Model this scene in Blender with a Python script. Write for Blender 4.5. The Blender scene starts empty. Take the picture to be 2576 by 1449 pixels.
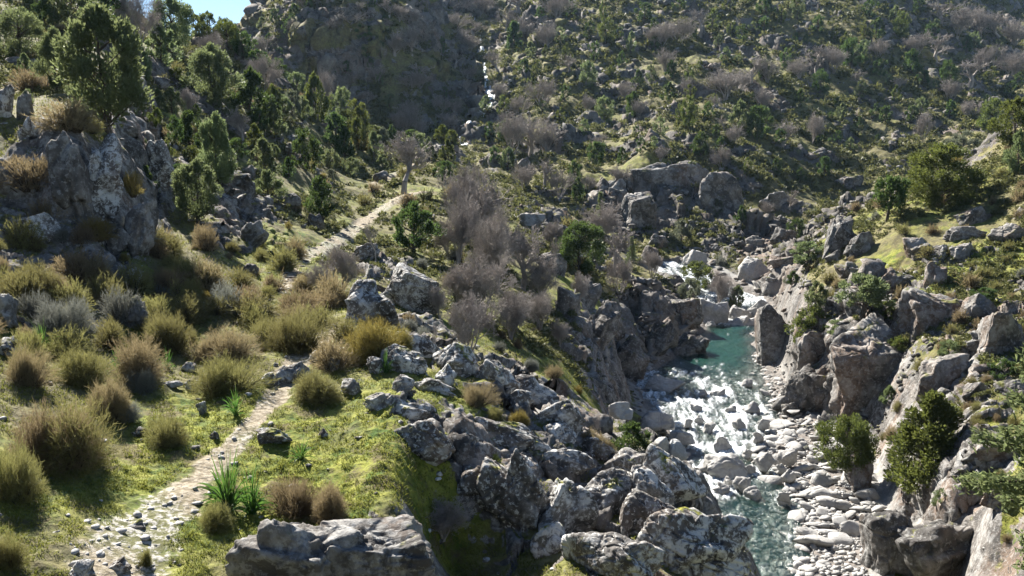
QUAL = (1150, 1500); EXPO = 1.8
import bpy, bmesh, math, random
import numpy as np
from mathutils import Vector, Matrix
R = math.radians
random.seed(11)
RNG = np.random.default_rng(11)
SC = bpy.context.scene
COL = SC.collection
F = 512 / math.tan(R(30)); PITCH = R(10); CZ = 20.0        # the camera stands 20 m above the lower river
SUN_AZ, SUN_EL = R(-31), R(39)                             # ahead and a little to the left

# ------------------------------------------------------------------ noise
def _hash(ix, iy, iz=0, seed=0):
    h = (ix.astype(np.int64) * 374761393 + iy.astype(np.int64) * 668265263 + np.int64(seed) * 974711 + (iz.astype(np.int64) * 2147483647 if not np.isscalar(iz) else iz * 2147483647)) & 0xFFFFFFFF
    h = ((h ^ (h >> 13)) * 1274126177) & 0xFFFFFFFF
    h = ((h ^ (h >> 16)) * 2246822519) & 0xFFFFFFFF
    return (h ^ (h >> 15)) & 0xFFFFFFFF
def _rnd(ix, iy, iz=0, seed=0):
    return _hash(ix, iy, iz, seed).astype(np.float64) / 4294967296.0
def noise2(x, y, seed=0):
    xi = np.floor(x); yi = np.floor(y); fx = x - xi; fy = y - yi
    u = fx * fx * fx * (fx * (fx * 6 - 15) + 10); v = fy * fy * fy * (fy * (fy * 6 - 15) + 10)
    out = 0
    def g(dx, dy):
        a = _rnd(xi + dx, yi + dy, 0, seed) * (2 * math.pi)
        return np.cos(a) * (fx - dx) + np.sin(a) * (fy - dy)
    n0 = g(0, 0) * (1 - u) + g(1, 0) * u; n1 = g(0, 1) * (1 - u) + g(1, 1) * u
    return (n0 * (1 - v) + n1 * v) * 1.5
def fbm2(x, y, octv=4, seed=0, gain=.5):
    s = 0; a = 1; t = 0
    for i in range(octv):
        s = s + a * noise2(x, y, seed + i * 17); t += a; a *= gain
        x = x * 2.03 + 13.7; y = y * 2.03 - 7.1
    return s / t
def noise3(p, seed=0):
    pi = np.floor(p); f = p - pi; w = f * f * f * (f * (f * 6 - 15) + 10)
    s = 0
    for dx in (0, 1):
        for dy in (0, 1):
            for dz in (0, 1):
                ww = (w[:, 0] if dx else 1 - w[:, 0]) * (w[:, 1] if dy else 1 - w[:, 1]) * (w[:, 2] if dz else 1 - w[:, 2])
                s = s + ww * (_rnd(pi[:, 0] + dx, pi[:, 1] + dy, pi[:, 2] + dz, seed) * 2 - 1)
    return s
def fbm3(p, octv=4, seed=0, gain=.5):
    s = 0; a = 1; t = 0
    for i in range(octv):
        s = s + a * noise3(p, seed + i * 31); t += a; a *= gain; p = p * 2.07 + 5.3
    return s / t
def plates(x, y, seed=0, tilt=.5):
    """broken tilted slabs: height of the nearest cell's plane, and how near the crack between two cells is"""
    xi = np.floor(x); yi = np.floor(y)
    f1 = np.full(x.shape, 9.); f2 = np.full(x.shape, 9.); h = np.zeros(x.shape)
    for dx in (-1, 0, 1):
        for dy in (-1, 0, 1):
            cx = xi + dx; cy = yi + dy
            px = cx + .1 + .8 * _rnd(cx, cy, 1, seed); py = cy + .1 + .8 * _rnd(cx, cy, 2, seed)
            ex = x - px; ey = y - py; d = ex * ex + ey * ey
            hh = _rnd(cx, cy, 3, seed) + tilt * 2 * ((_rnd(cx, cy, 4, seed) - .5) * ex + (_rnd(cx, cy, 5, seed) - .5) * ey)
            n = d < f1
            f2 = np.where(n, f1, np.minimum(f2, d)); h = np.where(n, hh, h); f1 = np.where(n, d, f1)
    return h, np.sqrt(f2) - np.sqrt(f1)
def unit0(v): return v / (np.linalg.norm(v, axis=-1, keepdims=True) + 1e-9)
def sstep(a, b, x):
    t = np.clip((x - a) / (b - a), 0, 1); return t * t * (3 - 2 * t)

# ------------------------------------------------------------------ the lay of the land
def ray(u, v):
    xc = (u - 512) / F; yc = -(v - 288) / F
    dy = math.cos(PITCH) + yc * math.sin(PITCH); dz = -math.sin(PITCH) + yc * math.cos(PITCH)
    return xc / dy, dz / dy
def point(u, v, Y):
    a, t = ray(u, v); return np.array((a * Y, Y, CZ + t * Y))
# lines of sight across the valley: for each bearing the slopes met on the way out and how far away they are
PROFILE = {
 -150: [(700,6),(600,8),(450,10.5),(300,14.5),(150,23),(0,37),(-150,62),(-250,110),(-330,240)],
 0: [(720,8),(576,10.5),(500,12.5),(430,15),(360,18),(300,22),(235,26.5),(200,28),(150,30.5),(100,38),(54,48),(0,62),(-60,90),(-140,160),(-220,300)],
 60: [(576,11),(510,12.6),(440,15.2),(370,18.6),(305,23),(262,26.6),(200,28),(132,30),(110,35),(60,48),(10,64),(-40,90),(-100,150),(-180,300)],
 120: [(720,8.5),(576,11.5),(520,13),(450,15.7),(380,19.2),(310,24.5),(268,28),(210,30.5),(145,34),(120,39),(80,50),(40,65),(14,80),(4,92),(60,130),(90,280),(110,430)],
 150: [(576,11.8),(520,13.2),(450,16),(380,19.5),(310,25),(268,28.8),(235,32),(200,36.5),(165,42),(140,47),(100,56),(60,66),(36,77),(26,88),(60,125),(90,200),(90,300),(110,430)],
 200: [(576,12),(500,14.2),(430,17.2),(395,19.5),(330,24),(290,28),(250,33),(220,38),(180,46),(140,54),(105,64),(70,75),(50,86),(38,94),(85,130),(85,170),(80,235),(90,320),(110,430)],
 228: [(44,93),(95,130),(88,165),(64,195),(46,212),(38,222),(70,300),(100,430)],
 250: [(720,8.8),(576,12.2),(500,14.6),(430,17.3),(390,19.5),(340,23.5),(300,29),(270,35),(240,41),(200,50),(160,60),(120,71),(86,83),(56,95),(100,130),(90,165),(62,185),(42,200),(24,213),(60,300),(90,430)],
 272: [(70,97),(110,130),(100,168),(66,176),(38,183),(10,194),(2,202),(40,300),(70,430)],
 300: [(576,12.4),(500,14.8),(430,17.5),(380,20.5),(338,25),(305,30),(275,35),(250,41),(215,52),(180,62),(140,76),(117,88),(99,100),(130,130),(112,168),(70,173),(30,179),(-10,189),(-45,215),(-20,300)],
 350: [(720,9),(576,12.8),(520,14.1),(450,16.6),(400,19),(350,22.5),(322,26),(300,31),(285,36),(262,44),(240,50),(225,57),(200,67),(170,80),(142,93),(127,103),(150,130),(127,168),(70,174),(0,184),(-45,210),(-30,300)],
 400: [(576,13),(520,14.3),(470,15.8),(430,17.3),(390,19.4),(350,22.6),(330,27),(312,33),(290,40),(265,48),(240,55),(215,62),(195,70),(180,81),(160,92),(148,100),(165,120),(142,162),(100,172),(50,180),(0,196),(-50,225),(-40,300)],
 450: [(720,10.5),(576,15.2),(545,16.2),(500,16.6),(468,17.1),(445,17.6),(430,18),(390,20.2),(360,23),(345,30),(320,36),(290,45),(260,53),(230,60),(200,70),(177,82),(162,93),(153,101),(172,118),(150,148),(110,178),(60,215),(20,252),(-40,300),(-90,380)],
 500: [(720,10.5),(576,15.5),(545,16.5),(500,17.0),(468,17.7),(430,19.3),(390,21.8),(370,24),(378,30),(352,35),(320,41),(290,49),(260,58),(230,68),(210,80),(192,92),(182,99),(192,114),(165,135),(130,158),(80,193),(40,228),(0,268),(-60,330),(-110,420)],
 550: [(720,10.2),(576,15),(540,16.3),(480,18.2),(430,20.8),(403,23),(412,29),(385,33.5),(360,38.5),(330,44),(300,51),(270,60),(245,70),(226,82),(213,91),(220,102),(190,118),(150,142),(100,172),(50,206),(0,245),(-60,310),(-120,400)],
 600: [(576,14.5),(540,16.5),(490,18.7),(460,20.5),(438,22.5),(455,29),(425,34),(406,38.5),(380,44),(350,49.5),(320,56),(295,63),(275,71),(260,79),(249,87),(254,98),(228,108),(190,120),(150,142),(100,172),(50,206),(0,243),(-60,310),(-120,400)],
 650: [(720,10),(576,15.5),(540,17.2),(500,19.5),(470,21.5),(450,23.5),(485,31),(455,49),(430,52.5),(400,58),(386,61),(345,65),(312,69),(292,74),(280,82),(268,93),(240,105),(222,113),(202,118),(166,122),(140,140),(100,168),(50,203),(0,240),(-60,310),(-120,400)],
 700: [(576,16.5),(540,18.5),(510,20.5),(488,22.3),(530,30),(545,40),(480,47),(400,58),(345,71),(330,75),(312,79),(298,85),(285,91),(262,100),(240,106),(216,111),(190,119),(166,130),(140,142),(100,168),(50,202),(0,240),(-60,310),(-120,400)],
 750: [(720,11),(600,17),(576,18.5),(560,20),(575,30),(545,40),(480,47),(400,58),(335,76),(312,82),(298,87),(280,94),(255,102),(232,107),(212,114),(180,127),(150,142),(100,170),(50,203),(0,240),(-60,310),(-120,400)],
 800: [(700,30),(576,37.5),(500,45.5),(450,50.3),(436,51.5),(380,53),(332,55.5),(318,57.5),(300,62),(277,66),(266,74),(264,84),(246,96),(233,104),(207,121),(180,135),(150,149),(100,175),(50,207),(0,243),(-60,312),(-120,400)],
 850: [(700,28),(576,36),(500,44),(470,46.5),(425,48.5),(390,49.6),(345,51),(322,53),(300,57),(264,61.5),(228,67),(216,73),(240,88),(226,105),(205,125),(180,141),(150,155),(100,181),(50,213),(0,250),(-60,320),(-120,410)],
 900: [(700,26),(576,34.6),(530,35.6),(492,36.8),(478,38.2),(450,40.5),(420,43),(380,46),(330,50),(290,54),(250,58.5),(215,64),(197,71),(215,88),(196,115),(170,142),(140,163),(100,189),(50,225),(0,265),(-60,340),(-120,430)],
 950: [(700,24),(576,30.5),(530,31.6),(496,32.6),(480,34.6),(430,38),(380,42),(330,46.5),(290,51),(250,56),(215,62),(195,67),(178,74),(190,95),(166,130),(140,158),(100,195),(50,238),(0,290),(-60,360)],
 1000: [(700,21),(576,27),(530,28.2),(496,29.3),(480,32),(430,36),(380,40),(330,44.5),(290,49),(250,54),(215,59),(175,65),(140,72),(165,100),(140,150),(100,210),(50,270),(0,330),(-60,400)],
 1060: [(700,15),(576,20),(500,26),(430,33),(380,37.5),(330,42),(290,46),(250,51),(200,57),(150,63),(115,69),(140,110),(120,165),(80,230),(40,300),(0,350)],
 1200: [(700,12),(576,15),(480,22),(380,32),(290,41),(200,51),(120,62),(85,70),(110,120),(80,190),(30,290),(0,350)],
}
# the river by distance: water level row v on the right edge, left edge u, right edge u, foot of the right bank u
RIVER = [(600,30.,640,812,860),(576,37.3,690,812,868),(540,40.8,690,788,858),(500,44.8,680,768,846),(470,47.6,672,776,834),(440,51,655,784,806),(415,55,642,780,788),(395,59,634,772,780),
         (370,65.5,672,757,768),(350,70.5,684,756,761),(336,75.5,702,757,760),(324,78.5,706,766,772),(312,81.5,710,774,782),(299,85,700,768,776),(286,89,676,734,742),(274,93.5,656,712,720),(262,98,648,692,700)]
RY = np.array([r[1] for r in RIVER])
RZ = np.array([point(r[2], r[0], r[1])[2] for r in RIVER]); RZ = np.maximum.accumulate(np.minimum(RZ, np.maximum.accumulate(RZ)))
RL = np.array([point(r[2], r[0], r[1])[0] for r in RIVER]); RR = np.array([point(r[3], r[0], r[1])[0] for r in RIVER]); RB = np.array([point(r[4], r[0], r[1])[0] for r in RIVER])
ZPOOL = RZ[9]; RZ[8:11] = ZPOOL
KA, KL = 2.6, 1.0
_c = [];
for uu, lst in PROFILE.items():
    for v, Y in lst:
        a, t = ray(uu, v); _c.append((a * KA, math.log(Y) * KL, t))
_c = np.array(_c)
def _phi(d2): return np.sqrt(d2 + .0016)
_d2 = (_c[:, None, 0] - _c[None, :, 0]) ** 2 + (_c[:, None, 1] - _c[None, :, 1]) ** 2
_A = np.block([[_phi(_d2) - 1e-3 * np.eye(len(_c)), np.ones((len(_c), 1))], [np.ones((1, len(_c))), np.zeros((1, 1))]])
_w = np.linalg.solve(_A, np.append(_c[:, 2], 0))
NA, NY = QUAL
A0, A1, L0, L1 = -.80, .78, math.log(6.3), math.log(430)
ga = np.linspace(A0, A1, NA); gl = np.linspace(L0, L1, NY)
ca = np.linspace(A0, A1, 240); cl = np.linspace(L0, L1, 330)
_T = np.zeros((330, 240))
for i, l in enumerate(cl):
    d2 = (ca[:, None] * KA - _c[None, :, 0]) ** 2 + (l * KL - _c[None, :, 1]) ** 2
    _T[i] = _phi(d2) @ _w[:-1] + _w[-1]
def bilin(T, fi, fj):
    i = np.clip(fi.astype(int), 0, T.shape[0] - 2); j = np.clip(fj.astype(int), 0, T.shape[1] - 2); p = fi - i; q = fj - j
    return (T[i, j] * (1 - q) + T[i, j + 1] * q) * (1 - p) + (T[i + 1, j] * (1 - q) + T[i + 1, j + 1] * q) * p
GA, GL = np.meshgrid(ga, gl); GY = np.exp(GL); GX = GA * GY
GT = bilin(_T, (GL - L0) / (L1 - L0) * 329, (GA - A0) / (A1 - A0) * 239)
GZ = CZ + GT * GY
GZ0 = GZ.copy()
def firsthit(Z, u, v):
    """where the line of sight through a spot of the photograph meets the land"""
    a, t = ray(u, v)
    fj = (a - A0) / (A1 - A0) * (NA - 1); j = int(np.clip(fj, 0, NA - 2)); q = fj - j
    prof = (Z[:, j] * (1 - q) + Z[:, j + 1] * q - CZ) / GY[:, 0]
    k = np.nonzero(prof >= t)[0]
    k = int(k[0]) if len(k) else NY - 1
    if k == 0: return np.array((a * GY[0, 0], GY[0, 0], CZ + prof[0] * GY[0, 0]))
    p = (t - prof[k - 1]) / max(prof[k] - prof[k - 1], 1e-6) if prof[k] >= t else 1
    Y = GY[k - 1, 0] + (GY[k, 0] - GY[k - 1, 0]) * p
    return np.array((a * Y, Y, CZ + min(t, prof[k]) * Y))
def ground(x, y):
    x = np.asarray(x, float); y = np.asarray(y, float)
    return bilin(GZ, (np.log(y) - L0) / (L1 - L0) * (NY - 1), (x / y - A0) / (A1 - A0) * (NA - 1))
# --- rocky and grassy stretches: (u, half width, top v, bottom v, strength)
ROCKY = [(142,28,85,215,.9),(70,70,125,262,.7),(20,40,150,330,.6),(120,45,235,345,.8),(240,60,185,262,.7),(180,40,150,180,.6),(662,48,292,398,1.1),(590,40,290,400,.4),(430,40,146,168,.9),(570,60,205,262,.6),(400,45,262,310,.8),
         (640,55,166,245,1.1),(715,42,172,220,.9),(760,90,205,296,.9),(835,70,290,450,1.1),(915,90,250,330,.35),(960,60,340,470,.65),(930,90,470,600,1),(725,75,262,336,1),(610,150,430,600,.9),(430,60,330,372,.6),(530,60,362,432,.8),(445,60,400,470,.7),(350,100,510,600,.6)]
GRASSY = [(640,55,166,176,1),(905,60,196,212,.55),(960,50,190,214,.45),(560,40,360,400,.9),(590,30,395,420,.9),(800,40,120,145,.6),(960,80,262,290,.38),(870,40,262,285,.3),(470,50,270,350,.4),(580,40,280,300,.5),(420,30,185,198,1),(300,60,225,300,.5),(250,130,400,560,.8),(415,60,430,520,.8)]
def blobs(lst, Z):
    M = np.zeros(Z.shape)
    for u, ru, v0, v1, s in lst:
        a0, _ = ray(u, (v0 + v1) / 2); y0 = firsthit(Z, u, v0)[1]; y1 = firsthit(Z, u, min(v1, 640))[1]
        la, lb = math.log(y1), math.log(max(y0, y1 * 1.02)); lc = (la + lb) / 2; rl = max((lb - la) / 2, .02)
        d = np.sqrt(((GA - a0) / (ru / F)) ** 2 + ((GL - lc) / rl) ** 2)
        M = np.maximum(M, s * (1 - sstep(.6, 1.25, d)))
    return M
wob = fbm2(GA * 22, GL * 22, 3, 5)
MR = blobs(ROCKY, GZ); MG = blobs(GRASSY, GZ)
PATHS = [[(110,600),(122,560),(150,525),(182,492),(215,462),(245,432),(262,412),(276,396),(290,374),(306,356),(318,342),(330,334),(340,326)],
         [(284,292),(288,282),(296,266),(304,258),(318,250),(334,242),(350,232),(362,224),(372,216),(386,206),(398,198),(412,193),(424,191)],
         [(372,184),(384,178),(398,172),(412,166),(426,158),(436,150)]]
PATHW = [[.62,.58,.5,.38,.28,.23,.2,.26,.3,.4,.5,.6,.5],[.2,.25,.28,.3,.36,.4,.42,.45,.45,.45,.45,.4,.35],[.3,.35,.35,.4,.45,.45]]
MP = np.zeros(GZ.shape); PATHX = []
for pts, ws in zip(PATHS, PATHW):
    P3 = [firsthit(GZ, *p) for p in pts]; PATHX.append(P3)
    D = np.full(GZ.shape, 9.)
    for (p, q, w0, w1) in zip(P3[:-1], P3[1:], ws[:-1], ws[1:]):
        dx, dy = q[0] - p[0], q[1] - p[1]; L2 = dx * dx + dy * dy + 1e-9
        s = np.clip(((GX - p[0]) * dx + (GY - p[1]) * dy) / L2, 0, 1)
        D = np.minimum(D, np.hypot(GX - p[0] - s * dx, GY - p[1] - s * dy) / (w0 + (w1 - w0) * s))
    MP = np.maximum(MP, 1 - sstep(.55, 1.6, D + .75 * fbm2(GX * 1.3, GY * 1.3, 5, 3)))
# --- broken rock and lumps
near = 1 - sstep(25, 70, GY)
far = sstep(90, 140, GY)
rn = fbm2(GX / 14, GY / 14, 4, 21) + .5 * fbm2(GX / 4, GY / 4, 3, 22)
ROCK = np.clip(MR * (1 + .8 * rn), 0, 1.2)
ROCK = np.maximum(ROCK, sstep(.14, .46, rn + .03 * far) * (.6 + .2 * far) * sstep(13, 30, GY))
dark = sstep(-.22, -.06, -GA - .02) * sstep(150, 170, GY)          # the steep shaded crag across the gully
ROCK = np.maximum(ROCK, dark * sstep(-.2, .25, rn) * .95)
ROCK = ROCK * (1 - MG) * (1 - MP)
wx = GX + .25 * wob; wy = GY
h9, e9 = plates(wx / 9, wy / 9, 31, .8); h3, e3 = plates(wx / 3.1, wy / 3.1, 32, .8); h1, e1 = plates(wx / 1.15, wy / 1.15, 33, .7)
w9 = sstep(70, 130, GY); w3 = sstep(18, 45, GY) * (1 - .25 * w9); w1 = 1 - sstep(60, 160, GY)
S0 = np.hypot(np.gradient(GZ0, axis=1) / np.maximum(np.gradient(GX, axis=1), 1e-5), np.gradient(GZ0, axis=0) / np.gradient(GY, axis=0) - GA * np.gradient(GZ0, axis=1) / np.maximum(np.gradient(GX, axis=1), 1e-5))
steep = sstep(.7, 1.5, S0)
amp = (1 - .55 * steep * (1 - dark)) * ROCK * (w9 * 2.6 * (h9 - .5) + w3 * 1.35 * (h3 - .5) + (w1 * .45 + .16) * (h1 - .4))
turfb = (fbm2(GX / .22, GY / .22, 2, 47) * .035 + np.clip(fbm2(GX / .6, GY / .6, 3, 48), 0, 1) * .10) * (1 - sstep(22, 40, GY)) * (1 - MP) * (1 - np.clip(ROCK, 0, 1))
amp += turfb
amp -= ROCK * .55 * w3 * (1 - sstep(0, .12, e3)) + ROCK * .18 * w1 * (1 - sstep(0, .12, e1))
fold = far * (4.2 * fbm2(GX / 38, GY / 60, 3, 45) - 3.0 * np.clip(.16 - np.abs(fbm2(GX / 30 + .02 * GY, GY / 90, 3, 46)), 0, 1) / .16 * (1 - dark))
lump = fold + fbm2(GX / 6, GY / 6, 5, 41) * .018 * GY ** .9 * (1 - .8 * MP) * (.5 + .5 * sstep(10, 40, GY))
fine = (1 - .85 * steep) * fbm2(GX / .45, GY / .45, 3, 43) * .045 * (1 - sstep(40, 90, GY)) + (1 - .7 * steep) * fbm2(GX / 1.5, GY / 1.5, 3, 44) * .05 * (1 - .7 * MP)
GZ = GZ + amp + lump + fine + .12 * MR
# --- the river bed, its gravel bar and the feet of its banks
inr = (GY > RY[0]) & (GY < RY[-1]) & (GX > 2)
xl, xr, xb, zw = (np.interp(GY, RY, q) for q in (RL, RR, RB, RZ))
edge = .5 * fbm2(GX / 2.2, GY / 2.2, 3, 51)
xl = xl + edge; xr = xr + edge * 1.5
depth = np.interp(GY, [30, 44, 50, 60, 66, 76, 79, 98], [.42, .34, .35, .4, 1.15, 1.1, .3, .3])
dl = xl - GX; dr = GX - xr; ins = np.minimum(-dl, -dr)
bed = zw - depth * sstep(0, 2.2, ins) + .12 * fbm2(GX / .9, GY / .9, 3, 52)
left = np.maximum(zw + .35 * dl + .1, zw + (GZ - zw) * sstep(0, 2.2, dl))
xb = np.maximum(xb, xr + .25)
bar = zw + .05 * dr + .12 * fbm2(GX / .8, GY / .8, 3, 53) + .1
right = np.where(GX < xb, bar, np.maximum(bar, bar + (GZ - bar) * sstep(0, 1.6, GX - xb)))
GZ = np.where(inr, np.where(dl > 0, left, np.where(dr > 0, right, bed)), GZ)
MBAR = np.where(inr & (dr > -.6) & (GX < xb + .2), 1., 0.); MBED = np.where(inr & (ins > -.3), 1., 0.)
BLEACH = np.where(inr & (GX < xb + 1.2), 1 - sstep(.2, .9 + .9 * (GY > 76), GZ - zw + .6 * rn), 0)
MP = MP * (1 - MBED)
# slope and what can be seen
gx = np.gradient(GZ, axis=1) / np.maximum(np.gradient(GX, axis=1), 1e-5)
_dzl = np.gradient(GZ, axis=0); _dyl = np.gradient(GY, axis=0); gy = _dzl / _dyl - gx * GA
SLOPE = np.hypot(gx, gy)
TT = (GZ - CZ) / GY; VIS = TT >= np.maximum.accumulate(TT, axis=0) - .004
# steep rock is broken sideways too, out along its own face
PX, PY, PZ = GX.copy(), GY.copy(), GZ.copy()
_s = (ROCK > .15) & (SLOPE > .45) & (MBED < .5) & (GY < 260)
_N = unit0(np.stack([-gx[_s], -gy[_s], np.ones(_s.sum())], 1)); _P = np.stack([GX[_s], GY[_s], GZ[_s]], 1)
_A = np.clip(ROCK[_s], 0, 1) * sstep(.45, 1.0, SLOPE[_s])
_q = _P + .5 * fbm3(_P / 3 + 40, 2, 401)[:, None]
_d = .75 * (1 - 2.2 * np.abs(fbm3(_q / np.array([2.6, 2.6, 3.4]), 2, 402))) + .32 * (1 - 2.2 * np.abs(fbm3(_q / np.array([.9, .9, 1.3]), 2, 403))) + .14 * fbm3(_P / .35, 2, 404)
_dk = dark[_s]; _d = _d + _dk * (2.6 * (.55 - 1.9 * np.abs(fbm3(_P / np.array([13, 13, 22.]), 3, 405))) + 1.0 * (.5 - 1.9 * np.abs(fbm3(_P / np.array([5, 5, 8.]), 2, 406))))
_d = (_d - .35) * _A * np.clip(GY[_s] / 45, .35, 1.5)
PX[_s] += _N[:, 0] * _d; PY[_s] += _N[:, 1] * _d; PZ[_s] += _N[:, 2] * _d
# --- sheets of the land, cut out of one grid
def mesh_obj(name, V, faces, mats, mi=None, smooth=True, parent=None, attrs=None):
    me = bpy.data.meshes.new(name)
    V = np.ascontiguousarray(V, np.float32); me.vertices.add(len(V)); me.vertices.foreach_set('co', V.ravel())
    faces = [f for f in faces if len(f)]
    tot = np.concatenate([np.full(len(f), f.shape[1], np.int32) for f in faces]); idx = np.concatenate([np.asarray(f, np.int32).ravel() for f in faces])
    me.loops.add(len(idx)); me.loops.foreach_set('vertex_index', idx)
    me.polygons.add(len(tot)); st = np.zeros(len(tot), np.int32); st[1:] = np.cumsum(tot)[:-1]
    me.polygons.foreach_set('loop_start', st)
    if smooth: me.polygons.foreach_set('use_smooth', np.ones(len(tot), bool))
    for m in (mats if isinstance(mats, (list, tuple)) else [mats]): me.materials.append(m)
    if mi is not None: me.polygons.foreach_set('material_index', np.asarray(mi, np.int32))
    for k, a in (attrs or {}).items():
        at = me.attributes.new(k, 'FLOAT', 'POINT'); at.data.foreach_set('value', np.ascontiguousarray(a, np.float32))
    me.update(calc_edges=True)
    o = bpy.data.objects.new(name, me); COL.objects.link(o); o.parent = parent
    return o
def tag(o, label=None, cat=None, group=None, kind=None):
    if label: o['label'] = label
    if cat: o['category'] = cat
    if group: o['group'] = group
    if kind: o['kind'] = kind
    return o
def subgrid(mask):
    """the grid's quads where mask holds, with vertices renumbered"""
    f = np.nonzero(mask.ravel())[0]; i = f // (NA - 1); j = f % (NA - 1); v = i * NA + j
    q = np.stack([v, v + 1, v + NA + 1, v + NA], 1)
    used, inv = np.unique(q, return_inverse=True)
    return used, inv.reshape(-1, 4)

# ------------------------------------------------------------------ materials
class NT:
    def __init__(s, name):
        s.m = bpy.data.materials.new(name); s.m.use_nodes = True; s.t = s.m.node_tree; s.t.nodes.clear()
        s.out = s.n('ShaderNodeOutputMaterial')
    def n(s, typ, **kw):
        nd = s.t.nodes.new(typ)
        for k, v in kw.items(): setattr(nd, k, v)
        return nd
    def put(s, sock, v):
        if isinstance(v, bpy.types.NodeSocket): s.t.links.new(v, sock)
        else:
            if hasattr(sock.default_value, '__len__') and not hasattr(v, '__len__'): v = [v] * len(sock.default_value)
            if hasattr(v, '__len__') and len(v) == 3 and len(sock.default_value) == 4: v = (*v, 1)
            sock.default_value = v
    def attr(s, name): return s.n('ShaderNodeAttribute', attribute_name=name).outputs['Fac']
    def pos(s): return s.n('ShaderNodeNewGeometry').outputs['Position']
    def nz(s):
        x = s.n('ShaderNodeSeparateXYZ'); s.put(x.inputs[0], s.n('ShaderNodeNewGeometry').outputs['Normal']); return x.outputs[2]
    def scale(s, vec, k):
        m = s.n('ShaderNodeVectorMath', operation='MULTIPLY'); s.put(m.inputs[0], vec); s.put(m.inputs[1], k if hasattr(k, '__len__') else (k, k, k)); return m.outputs[0]
    def noise(s, vec, sc, det=4, rough=.55, dist=0):
        n = s.n('ShaderNodeTexNoise'); s.put(n.inputs['Vector'], vec); n.inputs['Scale'].default_value = sc; n.inputs['Detail'].default_value = det
        n.inputs['Roughness'].default_value = rough; n.inputs['Distortion'].default_value = dist; return n.outputs['Fac']
    def vor(s, vec, sc, feature='F1', out='Distance'):
        n = s.n('ShaderNodeTexVoronoi', feature=feature); s.put(n.inputs['Vector'], vec); n.inputs['Scale'].default_value = sc; return n.outputs[out]
    def ss(s, x, a, b, lo=0., hi=1.):
        n = s.n('ShaderNodeMapRange', interpolation_type='SMOOTHSTEP'); s.put(n.inputs['Value'], x)
        n.inputs['From Min'].default_value = a; n.inputs['From Max'].default_value = b; n.inputs['To Min'].default_value = lo; n.inputs['To Max'].default_value = hi; return n.outputs['Result']
    def math(s, op, a, b=0., clamp=False):
        n = s.n('ShaderNodeMath', operation=op, use_clamp=clamp); s.put(n.inputs[0], a); s.put(n.inputs[1], b); return n.outputs[0]
    def mix(s, f, a, b, mode='MIX'):
        n = s.n('ShaderNodeMix', data_type='RGBA', blend_type=mode); s.put(n.inputs['Factor'], f); s.put(n.inputs[6], a); s.put(n.inputs[7], b); return n.outputs[2]
    def bump(s, h, strength=.5, dist=.05):
        n = s.n('ShaderNodeBump'); s.put(n.inputs['Height'], h); n.inputs['Strength'].default_value = strength; n.inputs['Distance'].default_value = dist; return n.outputs[0]
    def pbr(s, col, rough=.9, normal=None, spec=.3, **kw):
        p = s.n('ShaderNodeBsdfPrincipled'); s.put(p.inputs['Base Color'], col); s.put(p.inputs['Roughness'], rough); s.put(p.inputs['Specular IOR Level'], spec)
        if normal is not None: s.put(p.inputs['Normal'], normal)
        for k, v in kw.items(): s.put(p.inputs[k], v)
        return p.outputs[0]
    def done(s, sh): s.t.links.new(sh, s.out.inputs['Surface']); return s.m

def rock_color(t, P, k=1.0, lichen=1.0, pale=0.0, moss=1.0, warm=.35):
    """grey gneiss with pale and black lichen, rusty faces and cushions of moss on what faces up"""
    n1 = t.noise(P, .75 * k, 8, .6); n2 = t.noise(P, 2.3 * k, 9, .68, .4); n3 = t.noise(P, 7.5 * k, 7, .66); n4 = t.noise(t.scale(P, (1, 1, .35)), .5 * k, 5, .6)
    c = t.mix(t.ss(n1, .40, .62), (.062, .057, .053), (.165, .150, .134))
    c = t.mix(t.math('MULTIPLY', t.ss(n4, .5, .66), warm), c, (.175, .118, .082))
    n5 = t.ss(t.noise(P, .42 * k, 4, .6), .38, .6)
    c = t.mix(t.math('MULTIPLY', t.math('MULTIPLY', t.ss(n2, .46, .56), .9 * lichen), n5), c, (.50, .50, .485))
    c = t.mix(t.math('MULTIPLY', t.ss(n3, .54, .60), .7 * lichen), c, (.54, .535, .51))
    c = t.mix(t.math('MULTIPLY', t.math('MULTIPLY', t.ss(n2, .45, .39), t.math('SUBTRACT', 1.1, n5)), .85), c, (.04, .039, .037))
    c = t.mix(t.math('MULTIPLY', t.ss(n3, .42, .35), .6), c, (.06, .057, .053))
    if moss:
        up = t.ss(t.nz(), .35, .8); mm = t.math('MULTIPLY', up, t.ss(t.noise(P, 1.3 * k, 6, .6), .57, .66))
        c = t.mix(t.math('MULTIPLY', mm, .85 * moss), c, t.mix(t.ss(n3, .4, .6), (.06, .075, .015), (.21, .20, .025)))
    return c, n1, n2, n3
def mk_rock(name, k, lichen=1., pale=0., moss=1., warm=.35, bd=.08):
    t = NT(name); P = t.pos()
    c, n1, n2, n3 = rock_color(t, P, k, lichen, pale, moss, warm)
    if pale: c = t.mix(pale, c, (.46, .45, .43))
    h = t.math('ADD', t.math('MULTIPLY', n2, .6), t.math('MULTIPLY', n3, .35))
    cr = t.vor(t.mix(.12, P, t.n('ShaderNodeTexNoise').outputs['Color']), .9 * k, 'DISTANCE_TO_EDGE')
    h = t.math('ADD', h, t.ss(cr, 0, .06, -.5, 0))
    return t.done(t.pbr(c, .88, t.bump(h, .8, bd), .25))
M = {}
M['rock'] = mk_rock('lichened_rock', 1.5, 1.05, 0, 1.2)
M['rock_mid'] = mk_rock('weathered_rock', .8, .36, 0, .9, .75, .15)
M['rock_far'] = mk_rock('far_rock', .4, .35, 0, .5, .6, .3)
M['river_rock'] = mk_rock('bleached_river_rock', .9, .5, .55, 0, .1, .06)
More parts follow.
